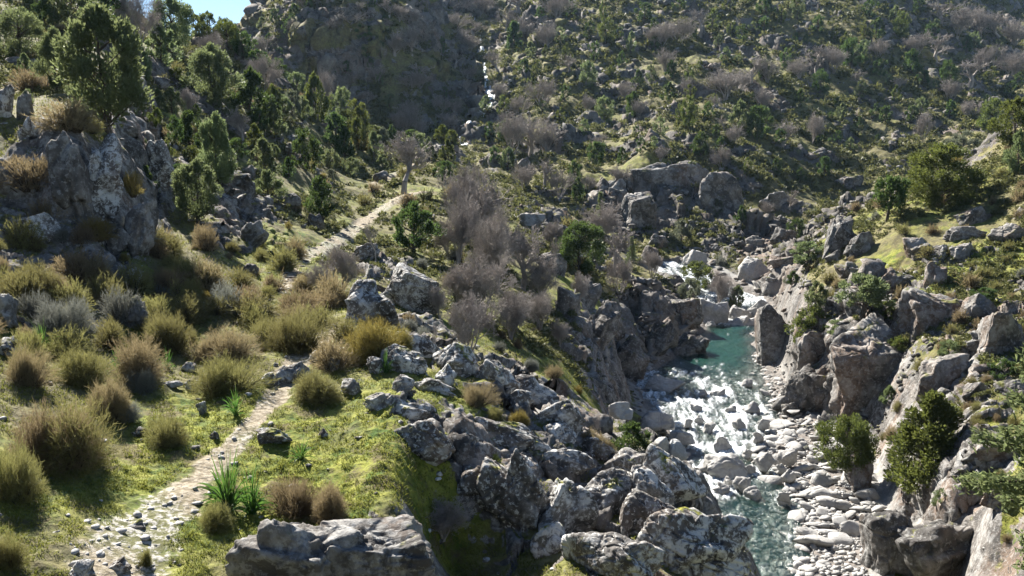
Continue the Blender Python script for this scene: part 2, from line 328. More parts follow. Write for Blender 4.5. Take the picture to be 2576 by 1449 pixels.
def mk_land():
    t = NT('mountain_ground'); P = t.pos()
    rk = t.attr('rock'); pt = t.attr('path'); gr = t.attr('grass'); bar = t.attr('gravel'); bl = t.attr('bleach'); fa = t.attr('far')
    c_n, a1, a2, a3 = rock_color(t, P, 1.2, .36, 0, .9, .7)
    c_f, b1, b2, b3 = rock_color(t, P, .35, .15, 0, .6, .6)
    rockc = t.mix(fa, c_n, c_f)
    rockc = t.mix(t.math('MULTIPLY', bl, .45), rockc, t.mix(a2, (.30, .29, .275), (.46, .45, .43)))
    g1 = t.noise(P, .35, 6, .6); g2 = t.noise(P, 2.2, 6, .65); g3 = t.noise(P, 9, 5, .65); g4 = t.noise(P, .09, 4, .6)
    grass = t.mix(t.ss(g2, .38, .62), (.085, .115, .016), (.215, .225, .036))
    grass = t.mix(t.ss(g3, .55, .7), grass, (.24, .215, .04))
    grass = t.mix(t.math('MULTIPLY', t.ss(g3, .47, .33), .85), grass, (.04, .042, .018)); grass = t.mix(t.math('MULTIPLY', t.ss(t.noise(P, .9, 7, .68), .50, .60), .8), grass, (.105, .08, .045)); grass = t.mix(t.math('MULTIPLY', t.ss(t.noise(P, 1.6, 5, .6), .58, .66), .8), grass, (.045, .095, .012))
    dry = t.mix(t.ss(g2, .4, .6), (.09, .078, .04), (.16, .145, .06))
    dry = t.mix(t.ss(g3, .52, .68), dry, (.17, .155, .08))
    gmask = t.math('ADD', t.math('MULTIPLY', gr, .8), t.ss(t.math('ADD', t.math('MULTIPLY', g1, .6), t.math('MULTIPLY', g4, .5)), .5, .64, 0, .7), True)
    gmask = t.math('MULTIPLY', gmask, t.math('SUBTRACT', 1.15, t.math('MULTIPLY', fa, .62)), True)
    soil = t.mix(gmask, dry, grass)
    path = t.mix(t.ss(g3, .4, .6), (.19, .155, .105), (.33, .285, .215)); path = t.mix(t.ss(g1, .45, .62), path, t.mix(t.ss(g3, .45, .6), (.12, .12, .05), (.42, .40, .36)))
    gravel = t.mix(t.ss(t.vor(P, 3.5), .1, .45), (.25, .24, .225), (.13, .12, .11))
    gravel = t.mix(t.ss(g2, .42, .6), gravel, (.20, .175, .155))
    rm = t.ss(t.math('ADD', rk, t.math('MULTIPLY', t.math('SUBTRACT', g2, .5), .9)), .34, .5)
    c = t.mix(rm, soil, rockc)
    c = t.mix(t.ss(t.math('ADD', pt, t.math('ADD', t.math('MULTIPLY', t.math('SUBTRACT', g2, .5), 1.5), t.math('MULTIPLY', t.math('SUBTRACT', g3, .5), .9))), .32, .85), c, path)
    c = t.mix(bar, c, gravel)
    h = t.math('ADD', t.math('MULTIPLY', g3, .5), t.math('MULTIPLY', a2, .5)); h = t.math('ADD', h, t.math('MULTIPLY', g2, .8))
    return t.done(t.pbr(c, .92, t.bump(h, .9, .1), .2))
M['land'] = mk_land()
ROCKATT = np.clip(ROCK * (.42 + .55 * sstep(.35, .9, SLOPE)) + sstep(.8, 1.4, SLOPE) * .7 + BLEACH * .8, 0, 1) * (1 - .8 * MP)
ROCKATT *= 1 - .75 * dark * sstep(-.12, .12, fbm2(GX / 7, GZ / 5, 4, 66))
ROCKATT = np.where(MG > .4, ROCKATT * .4, ROCKATT)
def land_sheet(name, mask, label=None):
    used, q = subgrid(mask)
    V = np.stack([PX.ravel()[used], PY.ravel()[used], PZ.ravel()[used]], 1)
    at = dict(rock=ROCKATT.ravel()[used], path=MP.ravel()[used], grass=MG.ravel()[used], gravel=np.maximum(MBAR, MBED).ravel()[used], bleach=BLEACH.ravel()[used], far=sstep(45, 100, GY).ravel()[used])
    return tag(mesh_obj(name, V, [q], M['land'], attrs=at), label, None, None, 'structure')
def cellmask(Mv): return (Mv[:-1, :-1] + Mv[1:, 1:] + Mv[1:, :-1] + Mv[:-1, 1:]) > 2
_p = cellmask(MP); _g = cellmask(np.maximum(MBAR, MBED)) & ~_p; _f = (GY[:-1, :-1] > 112) & ~_p & ~_g
land_sheet('path', _p); land_sheet('riverbed', _g); land_sheet('hillside', _f); land_sheet('ground', ~(_p | _g | _f))
# ------------------------------------------------------------------ plant and stone materials
def leaf_mat(name, c0, c1, c2, trans=.4, spec=.25):
    """two leaf tones, a third one on new or dead tips; 'rnd' differs leaf by leaf, 'tip' runs from stem to tip"""
    t = NT(name); r = t.attr('rnd'); tip = t.attr('tip'); oi = t.n('ShaderNodeObjectInfo').outputs['Random']
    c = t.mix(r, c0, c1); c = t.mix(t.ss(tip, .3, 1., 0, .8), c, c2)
    hs = t.n('ShaderNodeHueSaturation'); t.put(hs.inputs['Hue'], t.ss(oi, 0, 1, .485, .515)); t.put(hs.inputs['Value'], t.ss(oi, 0, 1, .8, 1.2)); t.put(hs.inputs['Color'], c); c = hs.outputs[0]
    d = t.pbr(c, .6, None, spec)
    tr = t.n('ShaderNodeBsdfTranslucent'); t.put(tr.inputs[0], t.mix(.5, c, c2))
    m = t.n('ShaderNodeMixShader'); m.inputs[0].default_value = trans
    t.t.links.new(d, m.inputs[1]); t.t.links.new(tr.outputs[0], m.inputs[2]); return t.done(m.outputs[0])
def bark_mat(name, a, b, sc=6):
    t = NT(name); P = t.scale(t.pos(), (1, 1, .3)); n = t.noise(P, sc, 6, .65)
    return t.done(t.pbr(t.mix(t.ss(n, .35, .65), a, b), .9, t.bump(n, .8, .03), .2))
LEAF = {'dark': leaf_mat('juniper_dark', (.026, .055, .016), (.055, .095, .026), (.11, .155, .04), .45),
        'grey': leaf_mat('juniper_grey_green', (.07, .105, .045), (.125, .17, .07), (.22, .25, .105), .5),
        'olive': leaf_mat('juniper_olive', (.05, .075, .017), (.095, .122, .027), (.16, .18, .045), .46),
        'pale': leaf_mat('olive_grey_leaf', (.085, .105, .06), (.14, .16, .10), (.20, .21, .14))}
M['bark'] = bark_mat('dark_bark', (.035, .028, .022), (.10, .08, .062))
M['twig'] = bark_mat('bare_grey_twigs', (.20, .175, .158), (.37, .33, .30), 1.5)
BROOM = {'olive': leaf_mat('broom_olive', (.115, .078, .045), (.135, .128, .044), (.225, .215, .078), .5),
         'brown': leaf_mat('broom_brown', (.12, .085, .055), (.185, .14, .085), (.255, .205, .11), .5),
         'ochre': leaf_mat('broom_ochre', (.095, .078, .026), (.16, .135, .04), (.25, .20, .055), .45),
         'grey': leaf_mat('lavender_grey', (.085, .09, .075), (.15, .155, .13), (.22, .225, .19), .35)}
M['stem'] = bark_mat('broom_wood', (.04, .03, .022), (.09, .07, .05))
M['asphodel'] = leaf_mat('asphodel_green', (.025, .072, .012), (.055, .13, .022), (.10, .19, .035), .5, .5)
M['grass'] = leaf_mat('short_turf', (.06, .085, .012), (.15, .165, .026), (.22, .215, .045), .45)
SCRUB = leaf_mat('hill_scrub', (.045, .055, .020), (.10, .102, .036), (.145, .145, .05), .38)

# ------------------------------------------------------------------ shape makers (plain arrays)
def tubes(P0, P1, r0, r1, k=3):
    P0 = np.asarray(P0, float); P1 = np.asarray(P1, float); n = len(P0)
    d = P1 - P0; d /= np.linalg.norm(d, axis=1, keepdims=True) + 1e-9
    up = np.where(np.abs(d[:, 2:3]) > .9, np.array([[1., 0, 0]]), np.array([[0, 0, 1.]]))
    s = np.cross(d, up); s /= np.linalg.norm(s, axis=1, keepdims=True) + 1e-9; t = np.cross(d, s)
    an = np.arange(k) * 2 * math.pi / k
    ring = s[:, None, :] * np.cos(an)[None, :, None] + t[:, None, :] * np.sin(an)[None, :, None]
    V = np.concatenate([P0[:, None] + ring * np.asarray(r0).reshape(-1, 1, 1), P1[:, None] + ring * np.asarray(r1).reshape(-1, 1, 1)], 1).reshape(-1, 3)
    b = np.arange(n)[:, None] * 2 * k; i = np.arange(k)[None]; j = (np.arange(k)[None] + 1) % k
    Fq = np.stack([b + i, b + j, b + k + j, b + k + i], 2).reshape(-1, 4)
    return V, Fq
def kites(C, D, L, Wd, rg):
    """leaf sprays: a bent diamond at C pointing along D"""
    n = len(C); s = np.cross(D, rg.normal(size=(n, 3))); s /= np.linalg.norm(s, axis=1, keepdims=True) + 1e-9
    nn = np.cross(D, s); L = np.asarray(L).reshape(-1, 1); Wd = np.asarray(Wd).reshape(-1, 1)
    V = np.stack([C - D * L * .5, C + s * Wd * .5 + nn * L * .1, C + D * L * .5, C - s * Wd * .5 + nn * L * .1], 1).reshape(-1, 3)
    return V, (np.arange(n)[:, None] * 4 + np.arange(4)[None])
def ribbons(P, Wd, rg):
    """P (n, s, 3) spines, Wd (n, s) widths"""
    n, s, _ = P.shape
    d = P[:, -1] - P[:, 0]; sd = np.cross(d, rg.normal(size=(n, 3))); sd /= np.linalg.norm(sd, axis=1, keepdims=True) + 1e-9
    V = np.stack([P - sd[:, None] * Wd[..., None] * .5, P + sd[:, None] * Wd[..., None] * .5], 2).reshape(-1, 3)
    b = np.arange(n)[:, None] * 2 * s; k = np.arange(s - 1)[None] * 2
    return V, np.stack([b + k, b + k + 1, b + k + 3, b + k + 2], 2).reshape(-1, 4)
def unit(v): return v / (np.linalg.norm(v, axis=-1, keepdims=True) + 1e-9)
def hide_source(o): COL.objects.unlink(o)

PROTO = {}
def juniper_proto(form, seed, lod):
    """unit-height tree, half-width .5: tapered trunk and limbs, crown of many small sprays gathered in uneven clumps"""
    key = ('juniper', form, seed, lod)
    if key in PROTO: return PROTO[key]
    rg = np.random.default_rng(seed * 7 + 1)
    nc, nl, ls = {0: (90, 190, .036), 1: (48, 90, .062), 2: (26, 36, .105)}[lod]
    base = {'spire': .05, 'cone': .10, 'round': .10, 'open': .16, 'umbrella': .30}[form]
    ph = rg.uniform(0, 6.28, 6); H = []; 
    cl = []
    while len(cl) < nc:
        h = rg.uniform(base, .99); x = (h - base) / (1 - base)
        if form == 'cone': e = min(1, (x + .10) / .22) * (1 - x) ** .58
        elif form == 'spire': e = min(1, (x + .2) / .32) * (1 - x) ** .8
        elif form == 'round': e = math.sqrt(max(0, 1 - (2 * x - .85) ** 2 / 1.35))
        elif form == 'open': e = min(1, (x + .05) / .3) * (1 - x ** 2.2) ** .7
        else: e = math.sqrt(max(0, 1 - (2 * x - .9) ** 2 / 1.3))
        an = rg.uniform(0, 6.28)
        lob = 1 + .22 * math.sin(2 * an + ph[0] + 5 * h) + .16 * math.sin(3 * an + ph[1] - 9 * h) + .10 * math.sin(17 * h + ph[2])
        if form == 'open' and math.sin(9 * h + ph[3] + 2 * an) > .55: continue
        r = .46 * e * lob * rg.uniform(.25, 1) ** .45
        cl.append((r * math.cos(an), r * math.sin(an), h, rg.uniform(.055, .115) * (1.1 if form != 'cone' else .9) * (.7 + .5 * e)))
    cl = np.array(cl)
    cl[0] = (0.0, 0.0, .955, .045); cl[1] = (.01, 0, .90, .06)
    idx = np.repeat(np.arange(nc), nl); n = len(idx)
    q = unit(rg.normal(size=(n, 3))); rr = rg.uniform(0, 1, n) ** .4
    up = np.where(form == 'cone', 1.7, 1.15)
    C = cl[idx, :3] + q * (rr * cl[idx, 3])[:, None] * np.array([1, 1, up]); C[:, 2] = np.maximum(C[:, 2], .03)
    out = unit(cl[idx, :3] * np.array([1, 1, 0]) + 1e-4)
    D = unit(q * .8 + out * .5 + np.array([0, 0, .75]) + rg.normal(size=(n, 3)) * .35)
    L = ls * rg.uniform(.6, 1.35, n)
    V, Fc = kites(C, D, L, L * rg.uniform(.35, .6, n), rg)
    crnd = rg.uniform(0, 1, nc); rnd = np.clip(.6 * crnd[idx] + .4 * rg.uniform(0, 1, n), 0, 1); tip = rr * rg.uniform(.3, 1, n)
    kx = .5 / np.percentile(np.hypot(V[:, 0], V[:, 1]), 97); V[:, :2] *= kx; cl[:, :2] *= kx
    cap = dict(rnd=np.repeat(rnd, 4), tip=(tip[:, None] * np.array([.2, .7, 1, .7])).ravel())
    hs = np.array([-.06, .12, .3, .5, .7, .88]); wv = rg.normal(size=(6, 2)) * .014; wv[:2] = 0
    pts = np.column_stack([wv, hs]); rad = np.array([.042, .033, .026, .018, .011, .004]) * (1.25 if form == 'umbrella' else 1)
    TV, TF = tubes(pts[:-1], pts[1:], rad[:-1], rad[1:], 7)
    k = min(nc, 34); P1 = cl[2:k, :3] * np.array([.9, .9, 1]); hb = np.clip(P1[:, 2] - .12 - .25 * np.hypot(P1[:, 0], P1[:, 1]), .06, .85)
    P0 = np.column_stack([np.interp(hb, hs, pts[:, 0]), np.interp(hb, hs, pts[:, 1]), hb]); mid = (P0 + P1) / 2 + rg.normal(size=P0.shape) * .02 + np.array([0, 0, -.015])
    V1, F1 = tubes(P0, mid, np.full(len(P0), .011), np.full(len(P0), .007), 4); V2, F2 = tubes(mid, P1, np.full(len(P0), .007), np.full(len(P0), .002), 4)
    TF = [TF, F1 + len(TV), F2 + len(TV) + len(V1)]; TV = np.concatenate([TV, V1, V2])
    tr = mesh_obj('trunk', TV, TF, M['bark']); cr = mesh_obj('crown', V, [Fc], LEAF['dark'], smooth=False, attrs=cap)
    hide_source(tr); hide_source(cr)
    PROTO[key] = (tr, cr); return PROTO[key]
def pine_proto(seed):
    key = ('pine', seed)
    if key in PROTO: return PROTO[key]
    rg = np.random.default_rng(seed); C = []; D = []; LP0 = []; LP1 = []; R0 = []
    for h in np.arange(.16, .97, .055):
        e = .42 * (1 - h) ** .75 + .03; m = rg.integers(5, 8); a0 = rg.uniform(0, 6)
        for i in range(m):
            an = a0 + i * 6.283 / m + rg.normal() * .25; ln = e * rg.uniform(.65, 1.15); d = np.array([math.cos(an), math.sin(an), .22 - .35 * (1 - h)])
            LP0.append((0, 0, h)); LP1.append(np.array((0, 0, h)) + d * ln); R0.append(.008 * (1.1 - h))
            k = int(420 * (ln / .3) + 60); s = rg.uniform(.25, 1.05, k)
            c = np.array((0, 0, h)) + d * ln * s[:, None] + rg.normal(size=(k, 3)) * .014
            C.append(c); D.append(unit(d * .9 + rg.normal(size=(k, 3)) * .55 + np.array([0, 0, .35])))
    C = np.concatenate(C); D = np.concatenate(D); n = len(C); L = .026 * rg.uniform(.6, 1.3, n)
    V, Fc = kites(C, D, L, L * .3, rg); rnd = rg.uniform(0, 1, n)
    TV, TF = tubes([(0, 0, -.05), (.01, 0, .5)], [(.01, 0, .5), (0, 0, .98)], [.022, .013], [.013, .002], 7)
    V1, F1 = tubes(LP0, LP1, R0, np.array(R0) * .3, 4)
    tr = mesh_obj('trunk', np.concatenate([TV, V1]), [TF, F1 + len(TV)], M['bark']); cr = mesh_obj('crown', V, [Fc], LEAF['grey'], smooth=False, attrs=dict(rnd=np.repeat(rnd, 4), tip=np.tile([.1, .6, 1, .6], n)))
    hide_source(tr); hide_source(cr); PROTO[key] = (tr, cr); return PROTO[key]
def bare_proto(form, seed, lod):
    """leafless tree: trunk, limbs and several orders of ever finer twigs"""
    key = ('bare', form, seed, lod)
    if key in PROTO: return PROTO[key]
    rg = np.random.default_rng(seed * 13 + 5)
    stems = {'tree': 1, 'multi': 6, 'thin': 1}[form]
    segs = []
    lev = [(np.array([[rg.normal() * .02 * (stems > 1), rg.normal() * .02 * (stems > 1), -.04]]), unit(np.array([[rg.normal() * .3 * (stems > 1), rg.normal() * .3 * (stems > 1), 1.]]))) for _ in range(stems)]
    P = np.concatenate([l[0] for l in lev]); D = np.concatenate([l[1] for l in lev])
    L = np.full(len(P), {'tree': .34, 'multi': .42, 'thin': .6}[form]) * rg.uniform(.8, 1.1, len(P)); r = np.full(len(P), {'tree': .034, 'multi': .018, 'thin': .015}[form])
    kids = [(6, .62, .62), (5, .6, .75), (5, .58, .8), (5 if lod == 0 else 4, .55, .85)] + ([(4, .55, .9)] if lod == 0 else [])
    if form == 'thin': kids = [(9, .38, .5), (5, .6, .6), (4, .55, .7), (4, .55, .8)]
    tr = []; br = []
    for o, (nk, lf, sp) in enumerate(kids + [None] if False else [*kids, (0, 0, 0)]):
        n = len(P); mid = P + D * (L * .5)[:, None] + rg.normal(size=(n, 3)) * (L * .06)[:, None]
        E = mid + unit(D + rg.normal(size=(n, 3)) * .16 + np.array([0, 0, .07])) * (L * .5)[:, None]
        k = 6 if o == 0 else 3
        (tr if o < 2 else br).append((P, mid, r, r * .75, k)); (tr if o < 2 else br).append((mid, E, r * .75, r * .45, k))
        if not nk: break
        s = rg.uniform(.45 if o == 0 else .3, 1, (n, nk)); s[:, 0] = 1
        lo = (s < .5)[..., None]; f = np.where(s < .5, s * 2, s * 2 - 1)[..., None]
        Q = np.where(lo, P[:, None] + (mid - P)[:, None] * f, mid[:, None] + (E - mid)[:, None] * f).reshape(-1, 3)
        Dn = unit(np.repeat(D, nk, 0) + unit(rg.normal(size=(n * nk, 3))) * sp * 1.15 + np.array([0, 0, .12]))
        L = np.repeat(L, nk) * lf * rg.uniform(.65, 1.2, n * nk); r = np.maximum(np.repeat(r, nk) * .48, (.0017 if lod == 0 and form != 'tree' else .0026)); P, D = Q, Dn
    def join(lst):
        Vs, Fs, b = [], [], 0
        for a in lst:
            V, Fq = tubes(*a); Vs.append(V); Fs.append(Fq + b); b += len(V)
        return np.concatenate(Vs), Fs
    tv, tf = join(tr); bv, bf = join(br)
    top = max(tv[:, 2].max(), np.percentile(bv[:, 2], 99.5)); wd = np.percentile(np.abs(bv[:, :2]), 98) * 2
    sc = np.array([1 / wd, 1 / wd, 1 / top])
    a = mesh_obj('trunk', tv * sc, tf, M['twig']); b = mesh_obj('crown', bv * sc, bf, M['twig'])
    hide_source(a); hide_source(b); PROTO[key] = (a, b); return PROTO[key]
def broom_proto(seed, lod, upright=.9):
    """twiggy shrub: woody stems below, hundreds of fine green rods fanning out above"""
    key = ('broom', seed, lod, upright)
    if key in PROTO: return PROTO[key]
    rg = np.random.default_rng(seed * 5 + 3)
    n, sw, sub = {0: (1500, .006, 8), 1: (560, .012, 6), 2: (190, .026, 4)}[lod]
    nb_ = 6; bc = rg.normal(0, .17, (nb_, 2)); bi = rg.integers(0, nb_, n); bs = rg.uniform(.7, 1.1, nb_)
    an = rg.uniform(0, 6.283, n); el = np.arccos(rg.uniform(-.08, 1, n)) ** 1.08 * .97
    q = np.column_stack([np.sin(el) * np.cos(an), np.sin(el) * np.sin(an), np.cos(el)])
    RR_ = bs[bi] * (1 + .13 * np.sin(3 * an + seed) * np.sin(2 * el + seed) + .10 * np.sin(7 * an + 2 * seed + 4 * el)) * (.72 + .3 * rg.uniform(0, 1, n) ** .6); RR_[rg.uniform(0, 1, n) < .05] *= 1.18
    B = np.column_stack([bc[bi] * .55 + rg.normal(0, .05, (n, 2)), np.full(n, -.05)])
    E = np.column_stack([bc[bi], np.zeros(n)]) + q * RR_[:, None] * np.array([.42, .42, .62 * (.6 + .5 * upright)]); E[:, 2] = np.abs(E[:, 2]) + .02
    mid = B + (E - B) * .6 + np.array([0, 0, .07]) + rg.normal(size=(n, 3)) * .03
    P = np.stack([B + (mid - B) * .5, mid, E], 1); Wd = np.tile([sw, sw * .9, sw * .4], (n, 1))
    V, Fq = ribbons(P, Wd, rg); tip = np.tile(np.repeat([.0, .45, 1.], 2), n); patch = rg.uniform(0, 1, nb_)[bi]
    rnd = np.repeat(np.clip(patch * .5 + rg.uniform(0, .6, n), 0, 1), 6)
    j = np.repeat(np.arange(n), sub); m = len(j); f = rg.uniform(.05, 1, m) ** .7
    Q0 = mid[j] + (E - mid)[j] * f[:, None]; Q1 = Q0 + unit(unit(E - mid)[j] + unit(rg.normal(size=(m, 3))) * .95 + np.array([0, 0, .25])) * (rg.uniform(.04, .12, m))[:, None]
    P2 = np.stack([Q0, Q1], 1); V2, F2 = ribbons(P2, np.tile([sw * .8, sw * .3], (m, 1)), rg)
    tip2 = np.tile(np.repeat([.55, 1.], 2), m); rnd2 = np.repeat(np.clip(patch[j] * .5 + rg.uniform(0, .6, m), 0, 1), 4)
    Va = np.concatenate([V, V2]); w_ = np.percentile(np.abs(Va[:, :2]), 98.5) * 2; h_ = np.percentile(Va[:, 2], 99)
    sc = np.array([1 / w_, 1 / w_, 1 / h_])
    a = mesh_obj('foliage', Va * sc, [Fq, F2 + len(V)], BROOM['olive'], smooth=False, attrs=dict(rnd=np.concatenate([rnd, rnd2]), tip=np.concatenate([tip, tip2])))
    k = min(n, 130); V3, F3 = tubes(B[:k], mid[:k], np.full(k, .011), np.full(k, .005), 4)
    b = mesh_obj('stems', V3 * sc, [F3], M['stem'])
    hide_source(a); hide_source(b); PROTO[key] = (b, a); return PROTO[key]
def asphodel_mesh(seed, n=75):
    rg = np.random.default_rng(seed); an = rg.uniform(0, 6.283, n); el = rg.uniform(.1, 1.15, n); s = np.linspace(0, 1, 7)
    L = rg.uniform(.6, 1.05, n); d = np.column_stack([np.cos(an), np.sin(an)])
    r = np.sin(el)[:, None] * L[:, None] * s * (1 + .25 * s); z = np.cos(el)[:, None] * L[:, None] * s * 1.15 - (el * .55 * L)[:, None] * s ** 2.6
    b = rg.normal(0, .07, (n, 2))
    P = np.concatenate([b[:, None, :] + d[:, None, :] * r[..., None], z[..., None] - .02], 2); Wd = np.outer(rg.uniform(.032, .05, n), [.7, 1, 1, .9, .75, .5, .06])
    V, Fq = ribbons(P, Wd, rg)
    return V, Fq, dict(rnd=np.repeat(rg.uniform(0, 1, n), 14), tip=np.tile(np.repeat(s, 2), n) * .8)
# --- stones
_ICO = {}
def ico(sub):
    if sub not in _ICO:
        bm = bmesh.new(); bmesh.ops.create_icosphere(bm, subdivisions=sub, radius=1); bm.verts.ensure_lookup_table()
        V = np.array([v.co[:] for v in bm.verts]); Fc = np.array([[v.index for v in f.verts] for f in bm.faces]); bm.free(); _ICO[sub] = (unit(V), Fc)
    return _ICO[sub]
def rock_mesh(seed, sub=5, npl=16, rough=.06, round_=.05, crack=.07, dip=None, boxy=False):
    """jointed blocks grown together: each bounded by fracture planes, worn, pitted and cracked; fills the box -1..1"""
    n, Fc = ico(sub); rg = np.random.default_rng(seed); r = 0
    Q = Matrix.Rotation(rg.uniform(0, 3), 3, Vector(unit(rg.normal(size=3)))); Q = np.array(Q)
    if dip is not None: Q = np.array(Matrix.Rotation(dip + rg.normal() * .12, 3, 'Y') @ Matrix.Rotation(.5 + rg.normal() * .25, 3, 'Z'))
    if boxy: Q = np.array(Matrix.Rotation(rg.normal() * .16, 3, 'Z') @ Matrix.Rotation(rg.normal() * .12, 3, 'Y'))
    for b in range(3):
        J = np.concatenate([np.eye(3), -np.eye(3)]) @ Q.T; N = unit(np.concatenate([J + rg.normal(size=(6, 3)) * .28, rg.normal(size=(max(3, npl - 8), 3))]))
        d = np.concatenate([rg.uniform(.42, .95, 6), rg.uniform(.65, 1.05, len(N) - 6)])
        if boxy: d = np.concatenate([rg.uniform(.62, .9, 6), rg.uniform(.95, 1.2, len(N) - 6)])
        dots = n @ N.T; rad = np.where(dots > .08, d[None] / np.maximum(dots, .08), 9.)
        r = np.maximum(r, -np.log(np.exp(-rad / round_).sum(1)) * round_)
    r = np.clip(r, .2, 1.6)
    V = n * r[:, None]; o = rg.uniform(-50, 50, 3)
    if sub >= 3:
        W_ = V @ Q * np.array([1, 1, 2.4])
        f = fbm3(V * 1.5 + o, 4, seed); rid = 1 - np.abs(fbm3(W_ * 1.3 + o + 9, 3, seed + 3)) * 2; st = np.abs(fbm3(W_ * np.array([.6, .6, 2.2]) + o, 3, seed + 5))
        V = V + n * (rough * 2.0 * f + rough * 1.1 * fbm3(V * 7 + o, 4, seed + 7, .62) - rough * 1.2 * st)[:, None] - n * (crack * sstep(.84, 1.0, rid))[:, None]
    V -= (V.max(0) + V.min(0)) / 2; V /= np.abs(V).max(0)
    return V, Fc
def cobble_mesh(seed, sub=3):
    n, Fc = ico(sub); rg = np.random.default_rng(seed); N = unit(rg.normal(size=(7, 3))); d = rg.uniform(.7, 1.0, 7)
    dots = n @ N.T; rad = np.where(dots > .05, d[None] / np.maximum(dots, .05), 9.); r = -np.log(np.exp(-rad / .28).sum(1)) * .28 
    V = n * r[:, None] * (1 + .06 * fbm3(n * 1.7 + seed, 2, seed))[:, None]; V -= (V.max(0) + V.min(0)) / 2; V /= np.abs(V).max(0); return V, Fc

# ------------------------------------------------------------------ putting things where they stand
def empty(name, loc):
    o = bpy.data.objects.new(name, None); o.location = loc; o.empty_display_size = .3; COL.objects.link(o); return o
def dup(o, parent, mat=None):
    c = o.copy(); COL.objects.link(c); c.parent = parent
    if mat is not None: c.material_slots[0].link = 'OBJECT'; c.material_slots[0].material = mat
    return c
MARKS = [(478, 95, 'the white cascade in the gully'), (532, 128, 'the grey bare grove on the far slope'), (664, 176, 'the shaded rusty cliff'), (716, 196, 'the big pale rock dome'),
         (806, 128, 'the bright grassy clearing'), (938, 178, 'the large olive juniper'), (257, 14, 'the notch of blue sky'), (340, 55, 'the dark shaded crag'), (887, 200, 'the round dark juniper'),
         (722, 345, 'the green river pool'), (372, 302, 'the pointed grey rock'), (405, 165, 'the lone bare tree by the path'), (924, 430, 'the tall juniper on the riverside ledge'), (722, 470, 'the big grey boulder in the rapids'),
         (104, 75, 'the tallest juniper of the hillside'), (90, 175, 'the tall lichened crag'), (580, 248, 'the broad dark evergreen'), (515, 490, 'the largest lichened boulder'), (305, 232, 'the stony path'),
         (668, 275, 'the upper white rapids'), (760, 75, 'the middle of the far slope'), (960, 60, 'the purple bare wood of the far slope'), (600, 20, 'the head of the far slope'), (850, 30, 'the crest of the far slope'),
         (740, 325, 'the bleached rocks above the pool'), (930, 250, 'the three blocks on the grassy bank'), (236, 480, 'the big asphodel clump'), (850, 520, 'the cobble bar'), (190, 250, 'the broom thicket above the path'), (470, 320, 'the bare thicket below the path'), (990, 320, 'the overhanging bank rocks'), (590, 400, 'the green strip above the river')]
USED = set()
def where(u, v, own=None):
    c = sorted((math.hypot((u - a) * .8, v - b), a, b, t) for a, b, t in MARKS if t != own)
    out = []
    for d, a, b, t in c[:3]:
        du, dv = u - a, v - b
        rel = ('uphill of' if dv < 0 else 'downhill of') if abs(dv) > abs(du) * .7 else ('left of' if du < 0 else 'right of')
        adv = '' if d < 22 else ('a little ' if d < 45 else 'some way ')
        if d < 9: rel, adv = 'beside', ''
        out.append(f'{adv}{rel} {t}')
    return out
def auto_label(look, u, v):
    looks = look if isinstance(look, list) else [look]
    for w_ in where(u, v):
        for l in looks:
            s = f'{l} {w_}'
            if len(s.split()) <= 16 and s not in USED: USED.add(s); return s
    s = f'{looks[0]} {where(u, v)[0]}'
    return ' '.join(s.split()[:16])
def set_tree(parts, name, u, vt, vb, wpx, label, cat, group=None, mat=None, rot=None, names=('trunk', 'crown'), sink=.03, lean=0):
    p = firsthit(GZ, u, vb)
    if u < 440 and vb < 165 and cat in ('tree', 'bush') and group is None:     # stands on the hill's crest, not on the crag behind it
        k_ = 0
        while p[1] > 112 and k_ < 24: k_ += 1; p = firsthit(GZ, u, vb + 2 * k_)
        vt += 2 * k_ * (k_ > 8)
    Y = p[1]; h = max((max(vb, vt + 6) - vt) * Y / F, .25) * 1.03; wd = wpx * Y / F
    t = empty(name, (p[0], p[1], p[2] - sink * h)); tag(t, label, cat, group)
    t.rotation_euler = (0, lean, rot if rot is not None else random.uniform(0, 6.28)); t.scale = (wd, wd, h)
    for o, m in zip(parts, (None, mat)):
        dup(o, t, m)
    return t
